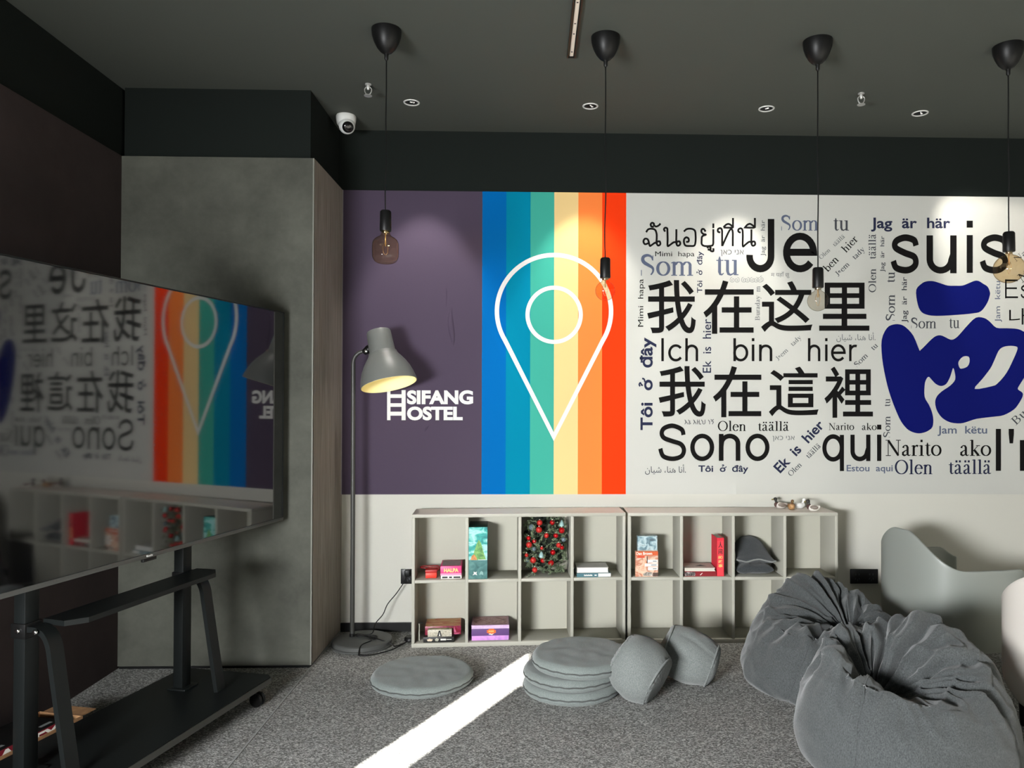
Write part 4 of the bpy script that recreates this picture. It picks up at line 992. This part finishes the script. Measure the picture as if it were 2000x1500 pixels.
# second cube: flat pair and the red standing book
t = book('dark red covered book lying flat under the white book', in_cell('R', 1, 1, .103, .02), .02, .178, .145, .028, col('dark_red_cover', (136, 32, 40)), pg)
face_rect(t, 'spine_patch', -.0885, -.03, .003, .025, art('silver_black_art', [(30, 26, 28), (90, 84, 84), (200, 196, 190)], 80)); MB().tris([(-.004, -.0008, .008), (.000, -.0008, .006), (.012, -.0008, .018), (.009, -.0008, .020)], [(0, 1, 2, 3)]).build('tick_mark', wt, t)
t = book('white book with a black triangle on its cover lying on the dark red book', in_cell('R', 1, 1, .100, .02, .0288), -.03, .172, .14, .018, col('cream_cover', (226, 218, 206)), pg, 'left')
MB().tris([(-.02, .05, .0184), (.045, .05, .0184), (.018, .085, .0184)], [(0, 1, 2)]).build('triangle_print', bk_, t)
t = thing('book', 'bright red book standing upright with its spine to the room', 'book', in_cell('R', 1, 1, .216, .02), .0)
MB().box(-.017, .017, .002, .128, .002, .214).build('pages', pg, t)
rc = col('bright_red_cover', (222, 40, 62)); mb = MB().box(-.02, -.0175, 0, .13, 0, .216); mb.box(.0175, .02, 0, .13, 0, .216); mb.box(-.0175, .0175, 0, .0025, 0, .216); mb.build('cover', rc, t)
face_rect(t, 'spine_print', -.0165, .0165, .004, .2, col('coral_red', (238, 66, 76)))
for ch, z0, z1, m in (('人', .160, .196, bk_), ('间', .124, .154, bk_), ('的', .098, .116, yl), ('故', .074, .092, yl), ('事', .05, .068, yl)): front_text(t, ch, -.012, .012, z0, z1, m, bold=.02)
# folded cushions in the third cube
def soft_slab(w, d, h, seed, corner=.85, puff=1.0):
    n = 34
    def f(u, v, s):
        x, y = 2*u-1, 2*v-1
        e = max(0, 1-abs(x)**4)**.5*max(0, 1-abs(y)**4)**.5
        px, py = x*w/2*(1-.08*(1-abs(y))**2*corner), y*d/2*(1-.08*(1-abs(x))**2*corner)
        nz = noise.noise(Vector((x*1.7+seed, y*1.7, s)))*.12*h+noise.noise(Vector((x*5+seed, y*4, s)))*.05*h
        return Vector((px, py, h/2+s*(h/2)*e*puff+nz*e))
    mb = MB()
    for s in (-1, 1): mb.grid(lambda u, v: f(u, v, s), n, n)
    bmesh.ops.remove_doubles(mb.bm, verts=mb.bm.verts, dist=1e-5)
    return mb
t = thing('folded_cushion', 'dark grey cushion folded flat at the bottom of the third right cube', 'cushion', in_cell('R', 2, 1, .124, .114, .004), .03)
soft_slab(.215, .18, .056, 3.1).build('cushion_cover', M['pillow'], t, 180)
t = thing('folded_cushion', 'dark grey cushion slumped over the other one in the third right cube', 'cushion', in_cell('R', 2, 1, .127, .110, .068), -.03)
def slump(u, v, s):
    x, y = 2*u-1, 2*v-1
    e = max(0, 1-abs(x)**5)**.5*max(0, 1-abs(y)**5)**.5
    up = sstep(-.9, .9, y)
    px = x*(.113-.035*up+.006*math.sin(y*3)); py = y*.1
    lip = .006*math.sin(x*5+1)*(1-up)
    return Vector((px, py, .022+.092*up*(1-.45*abs(x-.0)**2.5)+lip+s*.020*e+.004*noise.noise(Vector((x*3, y*3, s)))))
mb = MB()
for s in (-1, 1): mb.grid(lambda u, v: slump(u, v, s), 34, 34)
bmesh.ops.remove_doubles(mb.bm, verts=mb.bm.verts, dist=1e-5)
mb.build('cushion_cover', M['pillow'], t, 180)
mb = MB().tube([slump(k/30, 0, 0)+Vector((0, -.002, 0)) for k in range(31)], .0045, 8); mb.build('open_edge', mat('grey_fleece_edge', s2l(128, 130, 128), .95), t, 180)

# duck figurines on the right unit
def duck(px, py, face, label, head, breast, body, wing, s=1.0):
    p = at_z(px, py, SH+.0012)
    t = thing('duck_figurine', label, 'figurine', (p.x, p.y, SH+.0016), face, 'duck figurines on the shelf')
    prof = [(-.040, .0, .026, .003), (-.034, .008, .023, .010), (-.018, .017, .017, .0165), (.0, .021, .0165, .019), (.016, .018, .018, .0175), (.026, .012, .022, .013), (.031, .004, .026, .005)]
    def bf(u, v):
        i = v*(len(prof)-1); k = min(int(i), len(prof)-2); q = i-k; a, b = prof[k], prof[k+1]
        x, ry, zc, rz = (lerp(a[j], b[j], q) for j in range(4)); zc = max(zc, rz*.9)
        return Vector((x*s, ry*math.cos(2*PI*u)*s, max(0.0, (zc+rz*math.sin(2*PI*u))*s)))
    mb = MB().grid(bf, 20, 25, True)
    mb.build('body', body, t, 180)
    MB().ball((.020*s, 0, .022*s), .0155*s, (1, .98, 1.05)).build('breast', breast, t, 180)
    mb = MB().tube(spline([(.020*s, 0, .030*s), (.024*s, 0, .040*s), (.026*s, 0, .049*s)], 4), [.0095*s, .0088*s, .008*s, .0076*s, .0072*s, .0072*s, .0075*s, .008*s, .008*s], 12)
    mb.ball((.028*s, 0, .054*s), .0105*s, (1.1, .9, .95)); hd = mb.build('head', head, t, 180)
    MB().tube([(.036*s, 0, .053*s), (.044*s, 0, .0505*s), (.050*s, 0, .0495*s)], [.0045*s, .0042*s, .003*s], 8).build('beak', col('bill_olive', (120, 110, 60)), hd, 180)
    for sd in (-1, 1): MB().ball((-.008*s, sd*.0165*s, .022*s), .017*s, (1.35, .35, .7)).build('wing', wing, t, 180)
    return t
dk = col('dark_green_head', (34, 34, 32), .3); br_ = col('chestnut', (70, 44, 40)); pl = col('pale_grey_body', (200, 194, 186)); tan = col('tan_feather', (176, 136, 92)); wh = col('white_feather', (232, 232, 228)); gw = col('grey_brown_wing', (110, 98, 88))
duck(1524, 993, PI-.25, 'duck figurine with a dark head and mottled grey back, leftmost of the four', dk, br_, pl, gw)
duck(1546, 995, -PI/2-.15, 'brown duck figurine facing the room, beside the white duck', col('brown_head', (96, 66, 40)), tan, tan, col('brown_wing', (128, 92, 58)), .95)
duck(1562, 993, .15, 'white duck figurine between the brown duck and the right dark headed duck', wh, wh, wh, wh, .92)
duck(1588, 998, PI-.5, 'duck figurine with a dark head, chestnut breast and white back, rightmost of the four', dk, br_, col('white_grey_body', (226, 222, 214)), gw)

# ------------------------------------------------------------------ floor cushions
def round_cushion(loc, R, H, label, seed, sag=0.0, group='round floor cushions', rotz=0.0):
    t = thing('floor_cushion', label, 'cushion', loc, rotz, group)
    N = 96; rows = 18
    def rad(a): return R*(1+.012*math.sin(2*a+seed)+.008*math.sin(5*a+seed*2))
    def f(u, v):
        a = 2*PI*u
        # v 0..1 from bottom centre round the edge to top centre
        if v < .3: k = v/.3; r = k*.90; z = 0.0
        elif v < .7:
            q = (v-.3)/.4; b = -PI/2+PI*q; r = .90+.10*math.cos(b); z = .5+.5*math.sin(b)
            z = lerp(z, z, 1)
        else: k = 1-(v-.7)/.3; r = k*.90; z = 1.0+.05*(1-k**2)
        nz = .0018*noise.noise(Vector((math.cos(a)*r*4+seed, math.sin(a)*r*4, z*2)))
        pk = .0022*math.sin(a*34+seed)*max(0, 1-abs(z-.5)/.35)*sstep(.85, .97, r)      # gathers at the seam
        zz = z*H+(nz*2.2 if z > .3 else 0)-sag*(1-math.cos(a-.6))*.5*(1 if z > .5 else .6)*r
        rr = rad(a)*r-pk-.0035*math.exp(-((z-.5)/.05)**2)*(1 if r > .95 else 0)
        return Vector((rr*math.cos(a), rr*math.sin(a), max(0, zz)+.001))
    MB().grid(f, N, 46, True).build('cushion_cover', M['cushion'], t, 180)
    mb = MB().tube([(rad(2*PI*k/72)*.998*math.cos(2*PI*k/72), rad(2*PI*k/72)*.998*math.sin(2*PI*k/72), H*.5+.001+.0018*math.sin(k*1.9+seed)-sag*.8*(1-math.cos(2*PI*k/72-.6))*.5*.8) for k in range(72)], .0032, 6, closed=True)
    mb.build('piping', M['piping'], t, 180)
    return t
pc = at_z(825, 1323, .02)
round_cushion((pc.x, pc.y, 0), .242, .052, 'round grey floor cushion lying alone in front of the left cube shelf', 1.0)
ps = at_z(1110, 1338, .03)
sx, sy = ps.x+.02, ps.y+.03
round_cushion((sx, sy, 0), .230, .057, 'round grey floor cushion at the bottom of the stack of three', 2.0, rotz=.4)
round_cushion((sx+.0, sy+.01, .0585), .230, .054, 'round grey floor cushion in the middle of the stack of three', 3.3, rotz=1.9)
round_cushion((sx+.045, sy+.015, .114), .236, .06, 'round grey floor cushion on top of the stack of three', 4.7, rotz=2.6)

# ------------------------------------------------------------------ two small round poufs
def pouf(loc, R, L, q, label, seed, dark_end):
    """short stuffed drum lying on its side; its axis is the local z turned by q"""
    t = thing('drum_pouf', label, 'pouf', loc, 0, 'small drum poufs')
    def f(u, v):
        a = 2*PI*u
        if v < .22: k = v/.22; r, z = k*.74, -1-.17*(1-k*k)
        elif v < .78:
            s = (v-.22)/.56; z = -1+2*s; r = 1-.26*abs(z)**2.5
        else: k = 1-(v-.78)/.22; r, z = k*.74, 1+.17*(1-k*k)
        P = Vector((R*r*math.cos(a), R*r*math.sin(a), L*z))
        w = noise.noise(P*9+Vector((seed, 0, 0)))*.010+noise.noise(P*22+Vector((0, seed, 0)))*.003
        edge = math.exp(-((abs(z)-.92)/.16)**2)
        w += .004*math.sin(a*26+3*noise.noise(P*6))*edge
        w -= .012*math.exp(-((a-2.2-.25*z)/.05)**2)*max(0, 1-abs(z)) if abs(z) < 1 else 0
        nrm = Vector((math.cos(a), math.sin(a), 0))*max(0, 1-abs(z)**6) + Vector((0, 0, math.copysign(1, z)))*(abs(z)**6 if abs(z) < 1 else 1)
        return q @ (P+nrm.normalized()*w)
    mb = MB().grid(f, 72, 54, True)
    zmin = min(v.co.z for v in mb.bm.verts)
    for v in mb.bm.verts:
        v.co.z -= zmin
        if v.co.z < .018: v.co.z = v.co.z*.25+.0008
        else: v.co.z -= .0128
    mb.build('pouf_cover', M['pouf'], t, 180)
    for z in (-1, 1):
        ring = [q @ Vector((R*.80*math.cos(2*PI*k/60), R*.80*math.sin(2*PI*k/60), L*.93*z)) for k in range(60)]
        ring = [Vector((p.x, p.y, max(.006, p.z-zmin-.0128))) for p in ring]
        MB().tube(ring, .005, 6, closed=True).build('piping', M['pouf'], t, 180)
    if dark_end:
        disc = [q @ Vector((R*r_*math.cos(2*PI*k/40), R*r_*math.sin(2*PI*k/40), -L*1.0-.075*R*(1-r_*r_)*1.0-.004)) for r_ in (.78,) for k in range(40)]
    return t
p1 = at_z(1250, 1378, 0); p2 = at_z(1352, 1345, 0)
ax = Vector((-.72, .42, .40)).normalized()
pouf((.495, 3.46, 0), .143, .103, ax.to_track_quat('Z', 'Y').to_matrix().to_4x4(), 'grey drum shaped pouf leaning against the stack of cushions', 1.3, True)
ax = Vector((.80, -.28, -.30)).normalized()
pouf((.765, 3.66, 0), .126, .122, ax.to_track_quat('Z', 'Y').to_matrix().to_4x4(), 'grey drum shaped pouf lying on its side, right of the leaning one', 6.1, False)

# ------------------------------------------------------------------ bean bags
def ridge(p, s=1.0):
    return 1-abs(noise.noise(p*s))*2
def bean_bag(loc, label, R, rim, hollow, hz, rtab, folds, seed, seams, rotz=0.0, wr=1.0):
    """rim: (deg, height) round the top edge; hollow: (x, y) of the seat hollow; folds: (deg, depth, width deg)"""
    t = thing('bean_bag', label, 'bean bag', loc, rotz, 'charcoal bean bags')
    NU, NV = 260, 150
    hx, hy = hollow
    def base(u, v):
        a = 360*u; ca, sa = math.cos(math.radians(a)), math.sin(math.radians(a))
        Hh = interp(rim, a); Rr = R*interp(rtab, a)
        K = [(0.0, 0.0, 0.0), (.80, 0.0, 0.0), (.965, .03, 0.0), (1.03, .22, 0.0), (1.0, .48, 0.0), (.90, .76, .0), (.74, .965, .08), (.56, .97, .25), (.36, .72, .6), (.16, .30, .9), (0.0, 0.1, 1.0)]
        tt = v*(len(K)-1); i = min(int(tt), len(K)-2); q = tt-i
        def cr(j):
            p0, p1, p2, p3 = K[max(i-1, 0)][j], K[i][j], K[i+1][j], K[min(i+2, len(K)-1)][j]
            return 0.5*((2*p1)+(p2-p0)*q+(2*p0-5*p1+4*p2-p3)*q*q+(3*p1-p0-3*p2+p3)*q**3)
        r, zz, mixc = cr(0), cr(1), min(1, max(0, cr(2)))
        z = zz*Hh
        if tt > 6: z = lerp(hz, Hh, max(0, min(1.02, (zz-.1)/.87)))
        x = Rr*r*ca+hx*mixc; y = Rr*r*sa+hy*mixc
        return Vector((x, y, max(0.0, z))), tt, a
    P = [[base(i/NU, j/(NV-1)) for j in range(NV)] for i in range(NU)]
    mb = MB(); g = []
    for i in range(NU):
        row = []
        for j in range(NV):
            p, tt, a = P[i][j]
            du = P[(i+1) % NU][j][0]-P[i-1][j][0]; dv = P[i][min(j+1, NV-1)][0]-P[i][max(j-1, 0)][0]
            n = du.cross(dv)
            n = n.normalized() if n.length > 1e-9 else Vector((0, 0, 1))
            up = sstep(.2, 3, tt)
            w = 0.0
            top = sstep(4.0, 7.2, tt)
            for fa, dep, wd in folds:
                d = (a-fa+180) % 360-180
                d += 10*noise.noise(Vector((tt*.8, fa, seed)))
                k = max(0, 1-abs(d)/wd)
                w -= dep*k**1.5*top
                w += dep*.45*max(0, 1-abs(abs(d)-wd)/(wd*.8))*top
            rad_ = Vector((p.x-hx, p.y-hy, 0))
            # creases: run along the slope, finer near the hollow
            q = Vector((math.cos(math.radians(a))*3.2+seed, math.sin(math.radians(a))*3.2, tt*.33))
            w += wr*.020*(ridge(q)**3-.35)*top
            q2 = Vector((p.x*5+seed*2, p.y*5, p.z*7)); 
            w += wr*.012*(ridge(q2+Vector((noise.noise(q2*.6), noise.noise(q2*.7+Vector((5, 0, 0))), 0))*1.2)**4-.2)*up*(.45+.55*top)
            w += .006*noise.noise(q2*2.3)*up
            w += .022*noise.noise(Vector((p.x*2.6, p.y*2.6, p.z*2.6+seed)))*up
            for sa_, curl_ in seams:
                d = (a-sa_-curl_*(tt-4)+180) % 360-180
                w -= .007*math.exp(-(d/1.4)**2)*sstep(.8, 2, tt)*(1-sstep(7.5, 9, tt))
            pp = p+n*w
            if pp.z < .0: pp.z = 0.0
            row.append(mb.bm.verts.new((pp.x, pp.y, pp.z+.0012)))
        g.append(row)
    for i in range(NU):
        for j in range(NV-1): mb.bm.faces.new((g[i][j], g[(i+1) % NU][j], g[(i+1) % NU][j+1], g[i][j+1]))
    mb.build('canvas_cover', M['bag'], t, 180)
    for k, (sa_, curl_) in enumerate(seams):
        path = []
        for m_ in range(40):
            tt = lerp(1.6, 7.4, m_/39); a = (sa_+curl_*(tt-4)) % 360
            i = int(a/360*NU) % NU; j = min(NV-1, int(tt/10*(NV-1)))
            v = g_co[k][m_] if False else None
            path.append((i, j))
        me = t.children[0].data
        pts = [me.vertices[i*NV+j].co.copy() for i, j in path]
        sm = [pts[0]]+[(pts[q-1]+pts[q]*2+pts[q+1])/4 for q in range(1, len(pts)-1)]+[pts[-1]]
        MB().tube(sm, .0026, 6).build('seam', M['bag'], t, 180)
    return t
bf = at_z(1772, 1447, .12)
fb = bean_bag((1.405, 2.83, 0), 'front charcoal bean bag with a deep seat hollow, nearest the room', .382,
         [(0, .43), (40, .49), (65, .46), (95, .42), (130, .43), (165, .38), (185, .42), (215, .36), (250, .33), (285, .315), (320, .34)], (-.10, .03), .20,
         [(0, 1.0), (60, 1.0), (120, .97), (180, 1.0), (240, 1.02), (300, 1.02)],
         [(100, .055, 9), (72, .04, 8), (135, .035, 9), (170, .04, 10), (205, .035, 9), (315, .045, 8), (345, .03, 8), (28, .045, 10)], 2.0, [(312, 2.0), (222, -1.0), (60, 0), (140, 0)])
def tab(t, P, label='loop'):
    MB().tube(spline(P, 6), [.010]*len(spline(P, 6)), 8).build(label, M['bag'], t, 180)
rb = bean_bag((1.42, 3.62, 0), 'rear charcoal bean bag slumped in front of the right cube shelf', .365,
         [(0, .33), (40, .40), (80, .45), (105, .45), (140, .37), (180, .30), (220, .29), (260, .30), (300, .31), (330, .31)], (.11, .02), .24,
         [(0, 1.04), (60, .98), (120, 1.0), (180, 1.06), (240, 1.02), (300, .98)],
         [(92, .07, 10), (60, .05, 9), (20, .05, 10), (345, .05, 9), (310, .04, 9), (265, .05, 9), (235, .04, 9), (205, .035, 9), (150, .03, 10)], 7.4, [(230, 4.0), (330, 0), (100, 2)])
# the gathered cloth tails at the top of each bag
def tail(t, base, d, L, w, seed):
    d = Vector(d).normalized(); s = d.cross(Vector((.2, 1, .1))).normalized(); u = s.cross(d)
    def f(a, v):
        r = w*(1-.55*v)*(1+.25*math.sin(3*2*PI*a+seed)); an = 2*PI*a
        return Vector(base)+d*(L*v)+(s*math.cos(an)*r+u*math.sin(an)*r*.45)
    mb = MB().grid(f, 20, 10, True); 
    mb.build('gathered_tail', M['bag'], t, 180)
tail(fb, (-.035, .19, .34), (-.0, -.05, 1), .12, .028, 1)

# ------------------------------------------------------------------ moulded tub chairs
M['chairgrey'] = mat('grey_moulded_plastic', s2l(142, 146, 140), .38, spec=.4)
M['chairwhite'] = mat('ivory_moulded_plastic', s2l(204, 198, 190), .4, spec=.4)
def tub_chair(loc, rotz, label, m, back_h=.72, arm_h=.49):
    """local +x is the front of the chair"""
    t = thing('tub_chair', label, 'chair', loc, rotz, 'moulded tub chairs')
    def plan(a, k):                                       # a from the back centre, rounded square plan
        ex = 3.2
        c, s = math.cos(a), math.sin(a)
        r = (abs(c)**ex+abs(s)**ex)**(-1/ex)
        return Vector((-c*r*.30, s*r*.31, 0))*k
    A = math.radians(134)
    def top(a):
        q = abs(a)/A
        h = lerp(back_h, arm_h, sstep(.06, .46, q))
        return h-.05*sstep(.88, 1.0, q)
    zb = .10
    def f(u, v):
        a = lerp(-A, A, u); z = lerp(zb, top(a), v)
        k = 1.0-.16*max(0, 1-v*3.2)**2+.0*v
        p = plan(a, k); p.z = z
        return p
    sh = MB().grid(f, 90, 26).build('shell', m, t, 180)
    so = sh.modifiers.new('thick', 'SOLIDIFY'); so.thickness = .016; so.offset = -1
    bv = sh.modifiers.new('round', 'BEVEL'); bv.width = .006; bv.segments = 3; bv.limit_method = 'ANGLE'; bv.angle_limit = math.radians(50)
    def g(u, v):
        a = 2*PI*u; p = plan(a, .93*(1-v)); p.z = .36-.03*(1-(1-v)**2); return p
    MB().grid(g, 64, 10, True).build('seat', m, t, 180)
    def g2(u, v):
        a = 2*PI*u; p = plan(a, .84*(1-v)); p.z = zb+.002; return p
    MB().grid(g2, 64, 4, True).build('underside', M['black'], t, 180)
    for sx, sy in ((-1, -1), (-1, 1), (1, -1), (1, 1)):
        MB().lathe([(.018, zb), (.014, .001)], 14, TR(sx*.19, sy*.19, 0)).build('leg', M['black'], t, 60)
    return t
tub_chair((2.235, 3.98, 0), math.radians(9), 'grey moulded tub chair behind the bean bags, against the white wall', M['chairgrey'], .69, .525)
tub_chair((2.30, 3.0, 0), math.radians(14), 'ivory moulded tub chair at the right edge, beside the front bean bag', M['chairwhite'], .66, .50)

# ------------------------------------------------------------------ television on its rolling stand
AL = math.radians(76.74154)
ud = Vector((math.cos(AL), math.sin(AL), 0)); nd = Vector((math.sin(AL), -math.cos(AL), 0))
TA = Vector((-1.2427, 3.8352, 0))                        # right end of the screen
HW = .925
TC = TA-ud*HW
Z0, Z1 = .757, 1.798
TH_ = .022
tv = thing('television', 'large black flat television reflecting the mural, on a rolling stand', 'television', (TC.x, TC.y, Z0), AL)
hh = Z1-Z0
MB().box(-HW, HW, .0025, TH_, 0, hh, bev=.002).build('housing', M['black'], tv, 40)
MB().box(-HW+.006, HW-.006, 0.0, .0024, .017, hh-.006).build('screen', M['screen'], tv)
MB().box(-HW, HW, -.0035, .0024, 0, .0165, bev=.001).build('bottom_bezel', mat('brushed_dark_bezel', s2l(92, 92, 90), .35, .6), tv, 40)
mb = MB()
for q in ((-HW, -HW+.0055, .0166, hh), (HW-.0055, HW, .0166, hh), (-HW+.0055, HW-.0055, hh-.0055, hh)): mb.box(q[0], q[1], -.0025, .0024, q[2], q[3])
mb.build('side_bezel', M['blackmetal'], tv)
MB().box(-.035, .035, -.006, .006, -.012, .0, bev=.002).build('sensor_tab', M['black'], tv, 40)
for k, (a, b, h) in enumerate(((-.016, -.010, .007), (-.008, -.003, .005), (-.001, .004, .005), (.006, .009, .007), (.011, .016, .005))):
    MB().box(a, b, -.0042, -.0034, .005, .005+h).build('logo_mark', mat('pale_logo', (.7, .7, .7), .4), tv)
MB().box(-.55, .55, TH_, .05, .12, hh-.3, bev=.008).build('rear_cover', M['black'], tv, 40)
for s in (-1, 1): MB().box(s*.375-.02, s*.375+.02, .0505, .1145, .25, .75).build('mounting_arm', M['blackmetal'], tv)

stand = thing('rolling_stand', 'black steel television trolley with a tray shelf, bent legs and castors', 'stand', (TC.x, TC.y, 0), AL)
ym = .135                                                 # centre line of the posts, behind the screen
def loc_of(px, py, z):                                   # helper: photo point on a level, in the stand's frame
    p = at_z(px, py, z)-TC; return Vector((p.dot(ud), -p.dot(nd), z))
BZ0, BZ1 = .088, .118
def PQ(s): return .37 if s > 0 else -.395
for s in (-1, 1):
    MB().box(PQ(s)-.028, PQ(s)+.028, ym-.020, ym+.025, BZ1, 1.52, bev=.003).build('post', M['blackmetal'], stand, 40)
    MB().box(PQ(s)-.045, PQ(s)+.045, ym-.045, ym+.04, BZ1, BZ1+.008, bev=.002).build('foot_plate', M['blackmetal'], stand, 40)
    # bent flat leg: clamp on the post, over the top, down to the base
    cl = .60
    path = spline([(0, ym-.021, cl), (0, ym-.05, cl), (0, ym-.082, cl-.012), (0, ym-.105, cl-.05), (0, ym-.118, cl-.12), (0, ym-.145, .32), (0, ym-.18, BZ1+.001)], 6)
    mb = MB(); rows = []
    for i, p in enumerate(path):
        tg = (path[min(i+1, len(path)-1)]-path[max(i-1, 0)]).normalized(); nn = Vector((0, -tg.z, tg.y))
        rows.append([mb.bm.verts.new(Vector((PQ(s)+sx, p.y, p.z))+nn*sn) for sx, sn in ((-.026, -.009), (.026, -.009), (.026, .009), (-.026, .009))])
    for a, b in zip(rows, rows[1:]):
        for k in range(4): mb.bm.faces.new((a[k], a[(k+1) % 4], b[(k+1) % 4], b[k]))
    mb.bm.faces.new(rows[0]); mb.bm.faces.new(list(reversed(rows[-1])))
    lg = mb.build('leg', M['blackmetal'], stand, 35)
    MB().box(PQ(s)-.034, PQ(s)+.034, ym-.026, ym+.031, cl-.03, cl+.02, bev=.003).build('clamp', M['black'], stand, 40)
    for yy in (ym-.068, ym+.0):
        MB().lathe([(0, 0), (.009, 0), (.009, .004), (.006, .007), (0, .007)], 14, TR(PQ(s)-.0345, yy, cl-.002) @ RY(-PI/2)).build('bolt', M['chrome'], stand, 50)
# tray shelf with clipped front corners
zs = .612
o_ = [(-.36, ym-.028), (-.37, ym-.12), (-.315, ym-.165), (.36, ym-.165), (.42, ym-.12), (.42, ym-.028)]
sh_ = MB().prism(o_, zs-.009, zs+.009); bmesh.ops.recalc_face_normals(sh_.bm, faces=sh_.bm.faces); sh_.build('tray_shelf', M['blackmetal'], stand, 30)
# base board
bo = [(-.62, ym+.16), (-.62, ym-.27), (-.60, ym-.30), (.56, ym-.30), (.585, ym-.275), (.585, ym+.16)]
MB().prism(bo, BZ0, BZ1).build('base_board', M['blackmetal'], stand, 30)
MB().box(-.60, .56, ym-.304, ym-.3005, BZ0+.002, BZ1-.004).build('edge_strip', mat('grey_edge_strip', s2l(74, 74, 70), .4, .3), stand)
for sx in (-.56, .52):
    for yy in (ym-.25, ym+.11):
        mb = MB().lathe([(.022, BZ0-.0005), (.022, BZ0-.01), (.008, BZ0-.014), (.008, .06)], 16, TR(sx, yy, 0)); cz = mb.build('caster', M['chrome'], stand, 40)
        mb = MB()
        for q in (-.012, .012): mb.lathe([(0, -.008), (.026, -.008), (.03, -.004), (.03, .004), (.026, .008), (0, .008)], 24, TR(sx+q, yy-.012, .0305) @ RY(PI/2))
        mb.build('wheel', M['black'], cz, 40)
# open carton with a party game, behind the trolley's posts
kr = M['kraft'] = mat('brown_kraft_board', s2l(170, 128, 88), .8, var=s2l(140, 102, 70), var_scale=30)
cb = at_z(45, 1436, .10)
cbx = Vector((-1.814, 2.823, 0))
t = thing('cardboard_box', 'open brown cardboard box on the floor behind the television trolley', 'box', cbx, AL)
bw, bd_, bh = .46, .20, .115
mb = MB()
mb.box(-bw/2, bw/2, 0, bd_, .001, .004)
mb.box(-bw/2, bw/2, 0, .004, .004, bh); mb.box(-bw/2, bw/2, bd_-.004, bd_, .004, bh); mb.box(-bw/2, -bw/2+.004, .004, bd_-.004, .004, bh); mb.box(bw/2-.004, bw/2, .004, bd_-.004, .004, bh)
mb.build('box_body', kr, t)
MB().box(bw/2, bw/2+.075, .01, bd_-.01, bh-.006, bh-.002, TR(0, 0, 0)).build('flap', kr, t)
MB().box(-bw/2-.11, -bw/2, .01, bd_-.01, bh-.006, bh-.002).build('flap', kr, t)
t = thing('party_game', 'black game box with a dark red spine reading PARTY, inside the cardboard box', 'game', cbx+Vector((0, 0, .0045))+ud*-.02, AL)
MB().box(-.17, .17, .012, .185, 0, .128, bev=.002).build('box_body', M['black'], t, 40)
MB().box(-.168, .168, .0105, .0119, .002, .126).build('spine_band', col('dark_red_print', (120, 24, 40)), t)
V, F = word_geo('PARTY', 'font', .03); a = min(v.x for v in V); b = max(v.x for v in V); c = min(v.y for v in V); d = max(v.y for v in V)
put(V, F, lambda v: Vector((lerp(-.15, .15, (v.x-a)/(b-a)), .0098, lerp(.082, .123, (v.y-c)/(d-c)))), wt, 'lettering', t)
for x0 in (-.11, .09): top_rect(t, 'top_mark', x0, x0+.05, .03, .045, .1284, col('grey_mark', (120, 125, 125)))
